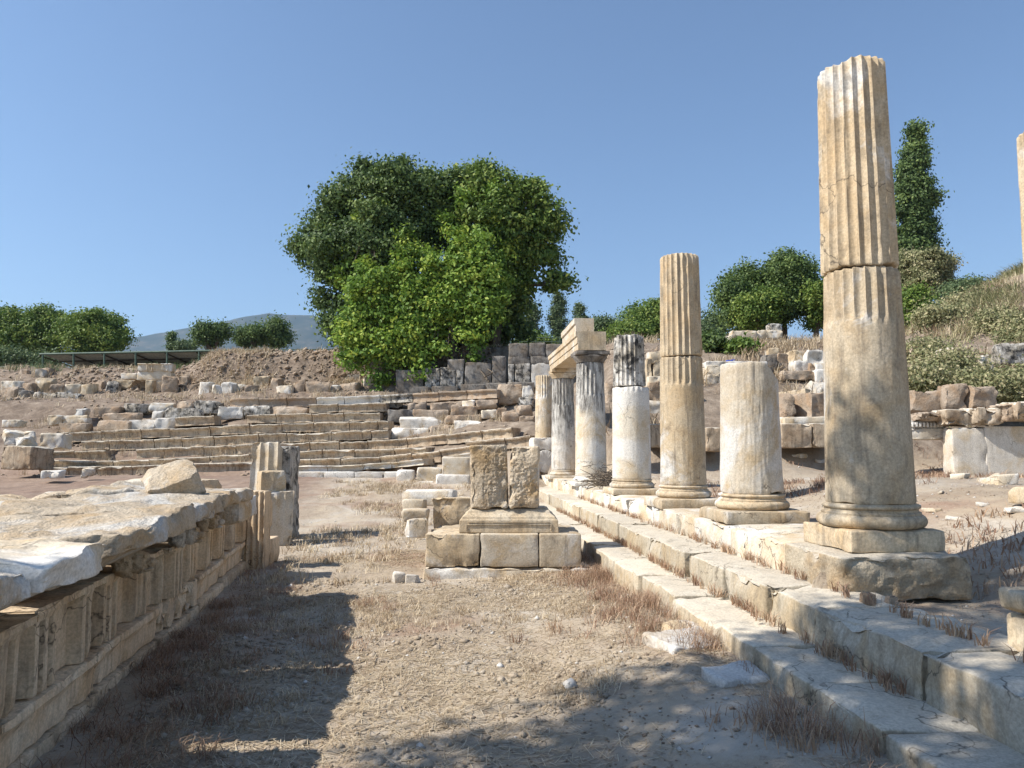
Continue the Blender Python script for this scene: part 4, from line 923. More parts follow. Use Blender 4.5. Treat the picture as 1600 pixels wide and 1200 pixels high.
# masonry seen between the columns
MB_ = [
 (946, 960, 597, 625, 19.5, 'rubble', 'tan block seen left of the dark fluted drum'), (946, 959, 626, 635, 19.5, 'pale', 'thin pale slab seen left of the smooth shaft'), (946, 958, 640, 668, 19.3, 'rubble', 'brown block low between two columns'), (946, 958, 669, 700, 19.2, 'rubble', 'brown block at the foot between two columns'),
 (1013, 1040, 548, 560, 19.2, 'pale', 'rounded top stone left of the warm fluted column'), (1010, 1019, 560, 588, 19.2, 'tan', 'narrow tan upright block right of the grey drum'), (1020, 1040, 562, 587, 19.2, 'tan', 'square tan block left of the warm fluted column'),
 (1012, 1034, 588, 597, 19.1, 'pale', 'pale flat stone in the coursed pile'), (1012, 1036, 597, 608, 19.1, 'rubble', 'pinkish flat stone in the coursed pile'), (1014, 1036, 608, 621, 19.1, 'rubble', 'brown squared stone in the coursed pile'),
 (1013, 1040, 625, 652, 18.8, 'plaster', 'light streaked panel beside the warm fluted column'), (1016, 1038, 654, 668, 18.6, 'rubble', 'broken dark stone under the streaked panel'), (1016, 1027, 674, 700, 17.5, 'rubble', 'left cracked stone at the foot of the pile'), (1028, 1040, 676, 702, 17.4, 'rubble', 'right cracked stone at the foot of the pile'),
 (1100, 1200, 564, 568, 20.8, 'white', 'long thin white coping line behind the stump'), (1104, 1130, 570, 583, 20.6, 'pale', 'rounded pale stone left of the stump top'), (1104, 1124, 585, 595, 20.5, 'pale', 'flat pale stone under the rounded one'), (1124, 1132, 583, 594, 20.5, 'grey', 'little grey stone beside the stump top'),
 (1196, 1215, 553, 575, 21.0, 'dark', 'dark topped upright block above the stump'), (1215, 1235, 551, 578, 21.2, 'rubble', 'brown upright block right of the dark topped one'), (1234, 1266, 549, 568, 21.6, 'tan', 'yellowish big boulder behind the white saddle stone'), (1266, 1292, 546, 572, 21.3, 'white', 'jagged pale boulder left of the tallest column'),
 (1240, 1268, 564, 578, 20.9, 'white', 'white saddle shaped stone on the rubble wall'), (1264, 1275, 566, 579, 20.8, 'rubble', 'round end drum beside the white saddle stone'), (1276, 1298, 566, 578, 20.7, 'pale', 'layered pale stone touching the tallest column'), (1220, 1274, 578, 588, 20.5, 'rubble', 'long low course right of the stump'),
 (1276, 1298, 577, 592, 20.4, 'pale', 'pale cracked stone beside the tallest column'), (1271, 1300, 596, 616, 19.6, 'pale', 'jagged light rock beside the tallest column shaft'), (1222, 1250, 615, 655, 17.2, 'rubble', 'left half of the pitted conglomerate wall'), (1249, 1300, 613, 656, 17.1, 'rubble', 'right pitted conglomerate wall mass'),
 (1255, 1268, 606, 613, 18.3, 'tan', 'small tan stone on the conglomerate wall'), (1201, 1219, 543, 551, 22.8, 'tan', 'orange tinted stone on the earth above the stump'),
 (1425, 1490, 608, 640, 17.0, 'rubble', 'long rough pale rock above the moulded ledge'), (1482, 1520, 600, 636, 16.7, 'rubble', 'large rounded brown boulder above the coping'), (1516, 1564, 604, 634, 16.6, 'rubble', 'cracked layered rock right of the rounded boulder'),
 (1422, 1455, 541, 560, 22.5, 'rubble', 'grey brown rock beside the tallest column on the hillside'), (1467, 1494, 544, 566, 21.0, 'pale', 'pale rock half hidden in the green scrub'), (1424, 1460, 574, 590, 19.5, 'pale', 'tilted pale slab on the scrub slope'), (1530, 1560, 555, 580, 20.0, 'pale', 'pale rock left of the big grey hillside rock'), (1562, 1640, 535, 562, 20.6, 'grey', 'big grey rock at the right frame edge on the hillside'),
 (1143, 1184, 516, 526, 27.5, 'pale', 'left panelled block of the low wall under the round tree'), (1185, 1224, 515, 525, 27.5, 'pale', 'right panelled block of the low wall under the round tree'), (1203, 1222, 505, 514.5, 27.6, 'grey', 'small grey gabled stone on the panelled wall'), (1118, 1146, 524, 530, 27, 'pale', 'thin pale slab left of the panelled wall'),
 (1640, 1720, 940, 978, 3.35, 'tan', 'worn seat slab at the lower right frame edge'), (1652, 1720, 980, 1062, 3.4, 'tan', 'tan supporting block under the seat slab at the right frame edge'),
]
for a in MB_:
    lab = a[6]; sm = a[1] - a[0] < 22
    rr = .04 if a[4] < 5 else .06
    sk = .09 if a[5] in ('rubble', 'white') and a[4] > 5 else .03
    if 'thin white' in lab or 'panelled' in lab: sk = .01
    dpz = 2.2 if 'conglomerate' in lab else (.5 if a[4] > 5 else .35)
    block('masonry_block', *a[:5], dpz, a[5], lab, 'stone block', rot=random.uniform(-.1, .1) if a[4] > 5 else .05, r=rr, amp=.03 if a[4] > 5 else .012, chip=.08 if a[4] > 5 else .04, skew=sk, sink=.12 if a[4] > 5 else .0, res=.06 if a[4] > 5 else .03)
# undercut earth and stones below the ledge
for px, py, s, lb in ((1500, 748, .16, 'pale stone at the foot of the rounded wall panel end'), (1560, 755, .25, 'flat pale slab lying in front of the large plastered panel'), (1590, 800, .10, 'small pale stone near the right frame edge, highest of those on the earth'), (1455, 800, .09, 'small pale stone on open earth right of the tallest column base'), (1490, 812, .08, 'small pale stone just above the long column shadow'), (1535, 790, .07, 'small pale stone between the flat slab and the column shadow'), (1470, 770, .06, 'tiny pale stone close to the tallest column shaft on the earth'), (1250, 715, .2, 'earthy rock in the shade under the ledge, left one'), (1285, 722, .18, 'earthy rock in the shade under the ledge, near the tallest column'), (1000, 740, .12, 'small pale stone beside the brushwood, right side'), (940, 745, .16, 'pale stone on top of the brushwood heap'), (950, 760, .1, 'little pale stone at the foot of the brushwood heap')):
    q, dd = drop(px, py); V, F = rbox(s * 1.6, s, s * .5, r=s * .15, amp=s * .1, chip=s * .2, skew=s * .2, res=s * .12)
    tag(mesh('small_stone', V, F, M['pale'], loc=(q[0], q[1], q[2] - s * .1), rot=(0, 0, random.uniform(0, 3))), lb, 'stone', 'small stones behind the colonnade')
# pale rocks flush in the foreground soil
for px, py, w_, dp_, lab in ((1078, 1006, .52, .38, 'large flat pale rock half buried beside the lowest step'), (1150, 1062, .36, .24, 'smaller pale lump in the weeds beside the lowest step'), (1060, 985, .25, .2, 'pale rock lump at the back of the large flat rock')):
    q, dd = drop(px, py); V, F = rbox(w_, dp_, .13, r=.03, amp=.012, chip=.03, skew=.03, res=.02, ns=6, cuts=6, cut=(.7, .92))
    tag(mesh('flat_rock', V, F, M['white' if w_ > .3 else 'pale'], loc=(q[0], q[1], q[2] - .07), rot=(.05, .03, .3)), lab, 'rock')

# ------------------------------------------------------------------ foliage builders
def leaf_cards(cen, size, out, jitter=.9, asp=.62, up=.35):
    n = len(cen); r = rng.normal(size=(n, 3)) * jitter + out; r[:, 2] += up
    r /= np.linalg.norm(r, axis=1)[:, None]
    a = np.cross(r, rng.normal(size=(n, 3))); a /= np.linalg.norm(a, axis=1)[:, None]; b = np.cross(r, a)
    s = (size * rng.uniform(.6, 1.3, n))[:, None]
    V = np.stack([cen - a * s, cen - b * s * asp + r * s * .12, cen + a * s, cen + b * s * asp + r * s * .12], 1).reshape(-1, 3)
    F = np.arange(n * 4).reshape(n, 4); return V, F
def crown_cloud(blobs, dens, leaf, clump_r=.28, per=45, seed=0, inner=.55, sub=4):
    """blobs: (cx,cy,cz,rx,ry,rz) in metres -> leaf cards in clumps through the outer volume"""
    Vs, tint = [], []
    rs = np.random.default_rng(seed + 100); more = []
    for bx in blobs:
        for _ in range(sub):
            dv = rs.normal(size=3); dv[2] = dv[2] * .8 + .15; dv /= np.linalg.norm(dv); R_ = np.array(bx[3:6]); k_ = rs.uniform(.28, .48)
            c_ = np.array(bx[:3]) + dv * R_ * rs.uniform(.75, 1.0); more.append((*c_, *(R_ * k_)))
    for bx in list(blobs) + more:
        c = np.array(bx[:3]); R = np.array(bx[3:6]); area = 4 * math.pi * ((R[0] * R[1]) ** 1.6 / 3 + (R[0] * R[2]) ** 1.6 / 3 + (R[1] * R[2]) ** 1.6 / 3) ** (1 / 1.6)
        n = max(4, int(area * dens))
        dr = rng.normal(size=(n, 3)); dr /= np.linalg.norm(dr, axis=1)[:, None]
        lump = 1 + .22 * fbm(dr * 2.2 + c, seed + 3, 3)
        rad = rng.uniform(inner, 1.03, n) ** .6 * lump
        cc = c + dr * R * rad[:, None]
        k = rng.poisson(per, n) + 3
        idx = np.repeat(np.arange(n), k); m = len(idx)
        sz = clump_r * rng.uniform(.55, 1.4, n)
        off = rng.normal(size=(m, 3)) * (sz[idx])[:, None] * np.array([1, 1, .6])
        p = cc[idx] + off
        ct = rng.uniform(.12, .85, n); t = np.clip(ct[idx] + rng.normal(size=m) * .14 , 0, 1)
        Vs.append((p, dr[idx] * .8 + off / clump_r * .35)); tint.append(t)
    P_ = np.vstack([v[0] for v in Vs]); O = np.vstack([v[1] for v in Vs]); t = np.concatenate(tint)
    V, F = leaf_cards(P_, leaf, O)
    return V, F, np.repeat(t, 4)
def pxblobs(bl):
    out = []
    for px, py, rx, ry, d in bl:
        c = P(px, py, d); k = d / FPX; out.append((c[0], c[1], c[2], rx * k, (rx + ry) / 2 * k * .85, ry * k))
    return out
def tree(label, blobs, base, mat, dens=2.2, leaf=.1, clump=.28, per=45, cat='tree', group=None, trunk_r=.18, name='broadleaf_tree', seed=0, inner=.55):
    base = np.array(base, float); root = empty(name, tuple(base), 0, label, cat, group)
    V, F, t = crown_cloud(blobs, dens, leaf, clump, per, seed, inner)
    mesh('crown', V - base, F, M[mat], root, smooth=False, attr=t)
    parts = []; cs = [np.array(b[:3]) for b in blobs]; ctr = sum(cs) / len(cs)
    fork = base + (ctr - base) * .45
    parts.append(tube([[0, 0, -.4], (fork - base) * .5 + np.array([.05, .03, 0]), fork - base], [trunk_r, trunk_r * .8, trunk_r * .65]))
    for b, c in list(zip(blobs, cs))[:14]:
        e = c - base; mid = (fork - base) * .5 + e * .5 + rng.normal(size=3) * .12
        parts.append(tube([fork - base, mid, e], [trunk_r * .5, trunk_r * .32, trunk_r * .12], 6))
        for _ in range(3):
            dr = rng.normal(size=3); dr /= np.linalg.norm(dr); parts.append(tube([mid, e + dr * np.array(b[3:6]) * .8], [trunk_r * .18, trunk_r * .05], 5))
    V, F = join(parts); mesh('trunk', V, F, M['bark'], root)
    return root
def zb_at(px, d):
    q = P(px, 600, d); return (q[0], q[1], hz(q[0], q[1]))

# the big tree over the wall: two crowns and a climbing vine
left_b = pxblobs([(560, 310, 48, 40, 33), (610, 300, 50, 40, 32.5), (655, 300, 34, 34, 32.8), (525, 345, 40, 36, 33), (500, 390, 34, 36, 33), (535, 400, 50, 50, 32.5), (520, 450, 34, 40, 32.6), (590, 370, 60, 50, 32), (540, 500, 32, 40, 32), (478, 388, 20, 9, 32.8), (640, 360, 40, 50, 32.6), (575, 275, 22, 18, 33), (625, 265, 16, 14, 33), (690, 320, 30, 40, 33.2), (700, 360, 34, 40, 33), (672, 288, 30, 26, 33), (705, 296, 26, 26, 33.1)])
tree('large dark green tree, left crown above the climbing vine, leaning over the bank', left_b, zb_at(640, 32.5), 'leaf_dark', dens=3.2, leaf=.085, clump=.26, per=66, trunk_r=.28, name='walnut_tree', seed=3, inner=.35)
right_b = pxblobs([(735, 290, 36, 34, 33), (780, 300, 42, 38, 33), (825, 320, 38, 34, 33), (850, 355, 30, 34, 33), (845, 400, 30, 34, 33), (800, 370, 52, 50, 32.7), (760, 350, 44, 50, 32.5), (810, 430, 30, 36, 33), (868, 440, 18, 14, 32.8), (770, 420, 40, 40, 33), (755, 268, 18, 14, 33), (835, 300, 20, 14, 33), (715, 330, 26, 40, 33.2), (800, 470, 24, 30, 33)])
tree('lighter green tree right of the large dark one, its right crown hanging low', right_b, zb_at(770, 32.8), 'leaf_mid', dens=2.9, leaf=.09, clump=.26, per=60, trunk_r=.26, name='fig_tree', seed=5, inner=.35)
dark_b = pxblobs([(740, 480, 50, 40, 33.4), (770, 520, 46, 30, 33.6), (700, 530, 50, 36, 33.4), (790, 470, 34, 36, 33.4), (640, 480, 60, 60, 33.2), (580, 520, 40, 50, 33)])
tree('shadowed dense undergrowth behind the climbing vine, above the wall', dark_b, zb_at(700, 33.5), 'leaf_dark', dens=3.0, leaf=.12, clump=.3, per=42, trunk_r=.12, name='bush', cat='bush', seed=6, inner=.3)
# vine: bright curtain with hanging tails
vr = np.random.default_rng(12); vbl = []
vpx = [545, 560, 580, 600, 620, 640, 660, 680, 700, 720, 740, 760, 770]
vtop = [470, 430, 380, 360, 375, 390, 385, 380, 375, 350, 330, 330, 400]; vbot = [560, 590, 605, 600, 588, 585, 582, 575, 520, 510, 560, 520, 480]
for _ in range(66):
    px = vr.uniform(540, 772); t0 = np.interp(px, vpx, vtop) + vr.uniform(-12, 60); b0 = np.interp(px, vpx, vbot) - vr.uniform(0, 40); n_ = int(vr.integers(2, 5)); y_ = vr.uniform(t0, max(t0 + 5, b0 - 60))
    for k in range(n_):
        yy = min(y_ + k * 24, b0); w_ = (15 - 2.2 * k) * vr.uniform(.7, 1.25); vbl.append((px + vr.normal() * 4 + k * vr.normal() * 2, yy, w_, 18 * vr.uniform(.7, 1.2), 31.2 - 1.5 * (yy - 340) / 240 + vr.uniform(-.35, .25)))
vbl += [(530, 430, 9, 14, 31.6), (520, 395, 8, 12, 31.9), (548, 395, 10, 16, 31.6), (560, 345, 9, 14, 31.8), (600, 320, 8, 16, 31.9), (690, 345, 10, 18, 31.8), (720, 310, 12, 16, 31.8), (775, 350, 9, 16, 31.7), (790, 390, 8, 18, 31.7), (770, 300, 9, 12, 31.9), (536, 520, 9, 18, 31.0), (742, 545, 9, 26, 30.0), (660, 578, 8, 14, 29.7), (592, 594, 14, 18, 29.6), (575, 560, 24, 26, 29.8), (610, 550, 24, 26, 29.8)]
vb = pxblobs(vbl)
vroot = empty('climbing_vine', zb_at(600, 30.0), 0, 'bright green climbing vine draped down the front of the big trees onto the wall', 'vine')
vb0 = np.array(vroot.location)
V, F, t = crown_cloud(vb, 2.9, .085, .19, 42, 9, .45, sub=1)
mesh('foliage', V - vb0, F, M['leaf_vine'], vroot, smooth=False, attr=t)
parts = []
for k in range(26):
    px = rng.uniform(560, 750); y0 = rng.uniform(360, 450); y1 = rng.uniform(520, 590)
    pts = [P(px + rng.normal() * 6, y0 + (y1 - y0) * s_, 31.2 - 1.4 * s_ + rng.normal() * .05) - vb0 for s_ in np.linspace(0, 1, 6)]
    parts.append(tube(pts, .02, 5))
parts.append(tube([P(748, 560, 30.2) - vb0, P(752, 580, 29.4) - vb0, P(764, 597, 29.0) - vb0], .04, 6)); parts.append(tube([P(752, 570, 29.8) - vb0, P(770, 582, 29.1) - vb0, P(757, 590, 29.0) - vb0], .025, 6))
V, F = join(parts); mesh('stems', V, F, M['bark'], vroot)

# other trees
def bt(px, py0, py1, wpx, d, label, mat='leaf_mid', n=7, leaf=.16, clump=.45, per=34, dens=1.2, fine=True, group=None, name='broadleaf_tree', conic=0., seed=0, base_py=None, cat='tree'):
    if d > 36: leaf *= .62; dens *= 1.3; clump *= .75; per = int(per * 1.3)
    bl = []; h = py1 - py0; r0 = np.random.default_rng(seed + int(px))
    for k in range(n):
        t = k / max(n - 1, 1)
        if conic: # poplar
            wy = wpx / 2 * (math.sin(math.pi * min(1, .18 + t * .75)) ** .7); wy = wpx / 2 * (.14 + .80 * math.sin(math.pi * min(1, .03 + t * .60))); bl.append((px + r0.normal() * wpx * .07, py0 + h * (.06 + .86 * t), wy * r0.uniform(.85, 1.12), h / n * .95, d))
        else:
            a = r0.uniform(0, 2 * math.pi); rr = r0.uniform(.15, 1) ** .6
            bl.append((px + math.cos(a) * rr * wpx * .30, (py0 + py1) / 2 + math.sin(a) * rr * h * .26, wpx * r0.uniform(.17, .27), h * r0.uniform(.2, .28), d + r0.normal() * wpx * .18 * d / FPX))
    q = P(px, 600, d); z = hz(q[0], q[1])
    return tree(label, pxblobs(bl), (q[0], q[1], min(z, P(px, py1, d)[2])), mat, dens=dens, leaf=leaf, clump=clump, per=per, group=group, trunk_r=.2, name=name, seed=seed, cat=cat)
bt(20, 470, 575, 110, 62, 'leftmost big broad tree, cut by the left frame edge behind the shelter', n=12, leaf=.17, dens=1.4, seed=1)
bt(75, 472, 572, 90, 63, 'big broad tree behind the left end of the low shelter', n=12, leaf=.17, dens=1.4, seed=22)
bt(150, 482, 566, 112, 60, 'big rounded tree behind the middle of the low shelter, right of the leftmost trees', n=13, leaf=.17, dens=1.4, seed=2)
bt(20, 545, 585, 90, 50, 'low green bush below the leftmost trees', 'leaf_far', n=6, leaf=.14, seed=4, name='bush', cat='bush')
bt(72, 552, 580, 60, 50, 'low green bush at the left post of the shelter', 'leaf_far', n=5, leaf=.14, seed=8, name='bush', cat='bush')
bt(334, 500, 548, 50, 64, 'small round tree before the blue hill, left of the twin small trees', 'leaf_dark', n=8, leaf=.16, dens=1.6, seed=6)
bt(390, 496, 546, 46, 66, 'left one of two small touching trees before the hill', 'leaf_dark', n=8, leaf=.16, dens=1.6, seed=7)
bt(432, 493, 546, 50, 66, 'right one of two small touching trees before the hill', 'leaf_dark', n=8, leaf=.16, dens=1.6, seed=9)
bt(269, 524, 548, 11, 80, 'tiny slim poplar before the hill', 'leaf_dark', n=5, leaf=.14, clump=.25, conic=1, name='poplar_tree', seed=10)
bt(292, 533, 549, 36, 80, 'low far bush right of the tiny slim poplar', 'leaf_far', n=4, leaf=.2, seed=12, name='bush', cat='bush')
bt(826, 475, 540, 38, 95, 'broad pale poplar seen just right of the big trees', 'leaf_far', n=7, leaf=.22, clump=.5, conic=1, dens=.9, name='poplar_tree', seed=13)
bt(873, 462, 540, 24, 95, 'tall slim poplar above the propped frieze blocks', 'leaf_far', n=8, leaf=.2, clump=.4, conic=1, dens=1.2, name='poplar_tree', seed=14)
bt(905, 476, 540, 22, 98, 'slim poplar partly hidden by the propped frieze blocks', 'leaf_far', n=7, leaf=.2, clump=.4, conic=1, dens=1.2, name='poplar_tree', seed=15)
for px, y0, y1, w_, d, mt, lab in ((945, 492, 542, 70, 60, 'leaf_far', 'olive green tree right of the propped frieze blocks'), (1010, 462, 542, 84, 55, 'leaf_mid', 'green tree behind and left of the warm fluted column'), (985, 500, 542, 60, 52, 'leaf_mid', 'low green tree above the dark fluted drum'), (1115, 490, 532, 44, 52, 'leaf_far', 'grey green bush right of the warm fluted column'), (835, 522, 545, 60, 60, 'leaf_mid', 'low bright bush behind the black stained wall'), (1085, 500, 545, 60, 50, 'leaf_far', 'olive bush behind the top of the warm fluted column')):
    bt(px, y0, y1, w_, d, lab, mt, n=9, leaf=.15, dens=1.6, seed=int(px), cat='tree' if 'tree' in lab else 'bush', name='broadleaf_tree' if 'tree' in lab else 'bush')
bt(1160, 400, 520, 84, 38, 'left half of the dense round tree group behind the stump', 'leaf_dark', n=13, leaf=.12, clump=.34, dens=2.6, seed=31)
bt(1225, 384, 520, 110, 38.5, 'tall middle crown of the dense round tree group behind the stump', 'leaf_dark', n=16, leaf=.12, clump=.34, dens=2.6, seed=32)
bt(1275, 430, 525, 70, 37, 'green vine covered tree just left of the tallest column', 'leaf_mid', n=10, leaf=.12, clump=.34, dens=2.6, seed=33)
bt(1190, 440, 525, 90, 36.5, 'lower green shrubbery in front of the round tree group', 'leaf_mid', n=10, leaf=.12, clump=.3, dens=2.4, seed=34, name='bush', cat='bush')
bt(1428, 195, 420, 66, 60, 'tall dark poplar rising behind the tallest column', 'leaf_dark', n=12, leaf=.2, clump=.42, per=40, conic=1, dens=2.2, name='poplar_tree', seed=35)
bt(1160, 532, 556, 30, 24.5, 'small green bush growing on the earth above the stump', 'leaf_mid', n=5, leaf=.07, clump=.15, dens=7, seed=36, name='bush', cat='bush')
bt(1110, 520, 560, 24, 25, 'dark green shrub hanging beside the warm fluted column', 'leaf_dark', n=5, leaf=.07, clump=.15, dens=7, seed=37, name='bush', cat='bush')
SH = [(1450, 385, 470, 110, 40, 'leaf_scrub', 'greyish twiggy tree right of the tallest column'), (1425, 395, 450, 60, 42, 'leaf_mid', 'green tree top touching the tallest column right side'), (1425, 450, 535, 60, 30, 'leaf_mid', 'dark green shrub on the slope right of the tallest column'), (1510, 435, 480, 90, 36, 'leaf_far', 'green shrub on the hillside crest in the middle right'), (1590, 435, 485, 80, 32, 'leaf_mid', 'bright green shrub on the crest at the right frame edge'), (1475, 480, 530, 70, 27, 'leaf_scrub', 'dry yellowish green bush in the middle of the hillside'), (1560, 490, 530, 60, 25, 'leaf_scrub', 'dry bush on the right hillside below the bright green shrub'), (1490, 560, 600, 76, 20.5, 'leaf_scrub', 'green and straw coloured bush above the rough pale rock'), (1445, 590, 606, 40, 19, 'leaf_scrub', 'low green weeds on the slope beside the tallest column'), (1590, 580, 625, 60, 18.5, 'leaf_scrub', 'dry brown bush above the coping at the right frame edge')]
SH += [(1470, 500, 545, 70, 29, 'leaf_mid', 'low green shrub in the hillside hollow beside the tallest column'), (1530, 455, 510, 90, 31, 'leaf_scrub', 'yellowish bush below the crest in the middle of the hillside'), (1600, 500, 560, 90, 24, 'leaf_scrub', 'straw coloured bush behind the big grey hillside rock'), (1450, 540, 580, 60, 23, 'leaf_scrub', 'sparse green bush between the hillside rocks near the tallest column'), (1545, 590, 625, 70, 18.2, 'leaf_scrub', 'dry twiggy bush above the cracked layered rock')]
for px, y0, y1, w_, d, mt, lab in SH:
    bt(px, y0, y1, w_, d, lab, mt, n=10, leaf=(.022 + d * .0011) / (.62 if d > 36 else 1), clump=.24, per=90, dens=5 if d < 30 else 3.2, seed=int(px), cat='tree' if 'tree' in lab else 'bush', name='broadleaf_tree' if 'tree' in lab else 'bush')

# the tree behind the viewer whose crown throws the dappled shade on the lower right
sv = np.array(sd)
tg = [(.5, 2.9, 0), (1.1, 3.5, 0), (.3, 3.4, 0), (1.7, 3.2, .2), (2.3, 2.8, .4), (2.4, 3.8, .5), (3.2, 3.2, .5), (3.6, 4.2, .6), (2.8, 4.0, .6), (1.9, 4.2, .3), (3.2, 5.02, 1.05, .38), (4.3, 4.2, .8, .8), (3.8, 2.6, .5), (1.2, 2.6, 0), (1.3, 4.0, .1), (-.1, 3.0, 0)]
sbb = []
for i, t_ in enumerate(tg):
    c = np.array(t_[:3]) + sv * (8.2 + (i % 3) * .8); s_ = (.34 + .1 * (i % 3)) * (t_[3] if len(t_) > 3 else 1); sbb.append((*c, s_ * 1.4, s_, s_ * .7))
tree('leafy tree standing outside the frame to the left behind the viewer', sbb, (-5.5, -1.6, 0), 'leaf_mid', dens=5.0, leaf=.055, clump=.17, per=26, trunk_r=.2, name='shade_tree', seed=41, inner=.2)

# ------------------------------------------------------------------ low shelter and fence on the bank
dS = 35.0
sh = empty('shelter', tuple(P(210, 575, dS)), U0, 'long low shelter with green posts and a sloping corrugated roof on the left bank', 'shelter')
s0 = np.array(sh.location)
def to_local(p): 
    v = np.array(p) - s0; c, s = math.cos(YAW), math.sin(YAW); return np.array([v[0] * c - v[1] * s, v[0] * s + v[1] * c, v[2]])
PX = [67, 115, 163, 212, 261, 311, 356, 398]
tops = np.interp(PX, [67, 380, 420], [553.5, 547, 546.5])
for px, ty in zip(PX, tops):
    a = to_local(P(px, 588, dS)); b = to_local(P(px, ty, dS))
    V, F = tube([a, b], .045, 8); mesh('post', V, F, M['green_metal'], sh)
a = to_local(P(62, 553.5, dS)); b = to_local(P(405, 546.5, dS)); V, F = tube([a, b], .05, 8); mesh('front_rail', V, F, M['green_metal'], sh)
bk0 = to_local(P(130, 588, dS + 3.4)); bk1 = to_local(P(430, 574, dS + 3.4))
bk0 = a + np.array([1.9, 3.6, -1.0]); bk1 = b + np.array([1.3, 3.6, -.95])
V, F = [], []; nr = 240
for j, (e0, e1) in enumerate(((a, b), (bk0, bk1))):
    pass
for i in range(nr + 1):
    t = i / nr; o_ = .02 * math.sin(i * 2.1)
    for e0, e1 in ((a, b), (bk0, bk1)):
        p = e0 + (e1 - e0) * t; V.append((p[0], p[1], p[2] + .03 + o_))
F = [[2 * i, 2 * i + 2, 2 * i + 3, 2 * i + 1] for i in range(nr)]
rf = mesh('roof', V, F, M['sheet'], sh); so_m = rf.modifiers.new('thick', 'SOLIDIFY'); so_m.thickness = .008
for k in (.22, .45, .68, .92):
    p0 = a + (bk0 - a) * k; p1 = b + (bk1 - b) * k; V, F = tube([p0 - np.array([0, 0, .03]), p1 - np.array([0, 0, .03])], .03, 6); mesh('purlin', V, F, M['wood'], sh)
for i in range(len(PX)):
    t = i / (len(PX) - 1); p0 = a + (b - a) * t; p1 = bk0 + (bk1 - bk0) * t; V, F = tube([p0 - np.array([0, 0, .06]), p1 - np.array([0, 0, .06])], .035, 6); mesh('rafter', V, F, M['wood'], sh)
fe = empty('fence', tuple(P(470, 560, 36)), U0, 'thin green rail fence along the top of the brown bank', 'fence'); s0 = np.array(fe.location)
a = to_local(P(400, 547, 35.6)); b = to_local(P(560, 545.5, 36.4)); V, F = tube([a, b], .03, 6); mesh('rail', V, F, M['green_metal'], fe)
a2 = to_local(P(400, 552, 35.6)); b2 = to_local(P(560, 550.5, 36.4)); V, F = tube([a2, b2], .02, 6); mesh('rail', V, F, M['green_metal'], fe)
for t in np.linspace(0, 1, 6):
    p = a + (b - a) * t; V, F = tube([p + np.array([0, 0, .05]), p - np.array([0, 0, 1.0])], .03, 6); mesh('post', V, F, M['green_metal'], fe)
fe = empty('fence', tuple(P(860, 545, 40)), U0, 'low green mesh fence behind the black stained wall blocks', 'fence'); s0 = np.array(fe.location)
a = to_local(P(800, 528, 40)); b = to_local(P(900, 527, 40))
for dz in (0, .22, .44): V, F = tube([a - np.array([0, 0, dz]), b - np.array([0, 0, dz])], .02, 6); mesh('rail', V, F, M['green_metal'], fe)
for t in np.linspace(0, 1, 9): p = a + (b - a) * t; V, F = tube([p, p - np.array([0, 0, 1.2])], .02, 6); mesh('post', V, F, M['green_metal'], fe)
fe = empty('fence', tuple(P(30, 585, 34.5)), U0, 'grey green wire fence before the bushes at the left frame edge', 'fence'); s0 = np.array(fe.location)
a = to_local(P(-10, 573, 34.5)); b = to_local(P(66, 572, 34.5))
for dz in (0, .12, .24, .36): V, F = tube([a - np.array([0, 0, dz]), b - np.array([0, 0, dz])], .012, 5); mesh('wire', V, F, M['green_metal'], fe)
for t in np.linspace(0, 1, 4): p = a + (b - a) * t; V, F = tube([p, p - np.array([0, 0, .9])], .025, 6); mesh('post', V, F, M['green_metal'], fe)
block('plastic_sheet', 1138, 1148, 561, 564, 21.2, .3, 'pale', 'small crumpled blue plastic sheet on the white coping behind the stump', 'plastic sheet', r=.03, amp=.03, chip=.02, skew=.08).data.materials[0] = M['blue']

# ------------------------------------------------------------------ grass, weeds, litter, pebbles
def blades(name, xy, h, lean, wd, mat, label, cat, tint=None, flat=False, zoff=0., z=None):
    n = len(xy); zz = H(xy[:, 0], xy[:, 1]) if z is None else z
    b = np.stack([xy[:, 0], xy[:, 1], zz - .004 + zoff], 1); a = rng.uniform(0, 2 * math.pi, n); dr = np.stack([np.cos(a), np.sin(a), a * 0], 1)
    ln = lean * rng.uniform(.2, 1.3, n); side = np.stack([-np.sin(a + rng.normal(size=n) * .7), np.cos(a + rng.normal(size=n) * .7), a * 0], 1) * (wd * rng.uniform(.6, 1.4, n))[:, None]
    hh = h * rng.uniform(.45, 1.3, n)
    mid = b + dr * (ln * hh * .35)[:, None] + np.array([0, 0, 1.]) * (hh * .6)[:, None]
    tip = b + dr * (ln * hh)[:, None] + np.array([0, 0, 1.]) * (hh * (1 - .25 * np.minimum(ln, 1.5)))[:, None]
    V = np.stack([b - side, b + side, mid + side * .8, mid - side * .8, tip + side * .25, tip - side * .25], 1).reshape(-1, 3)
    i = np.arange(n) * 6; F = np.concatenate([np.stack([i, i + 1, i + 2, i + 3], 1), np.stack([i + 3, i + 2, i + 4, i + 5], 1)])
    t = rng.uniform(0, 1, n) if tint is None else np.clip(tint + rng.normal(size=n) * .15, 0, 1)
    return tag(mesh(name, V, F, M[mat], smooth=False, attr=np.repeat(t, 6)), label, cat, kind='stuff')
def scatter(fn, n, box):
    x = rng.uniform(box[0], box[1], n); y = rng.uniform(box[2], box[3], n); k = fn(x, y) > rng.uniform(0, 1, n); return np.stack([x[k], y[k]], 1)
def tufts(c, per, rad):
    k = rng.poisson(per, len(c)); idx = np.repeat(np.arange(len(c)), k); return c[idx] + rng.normal(size=(len(idx), 2)) * rad, idx
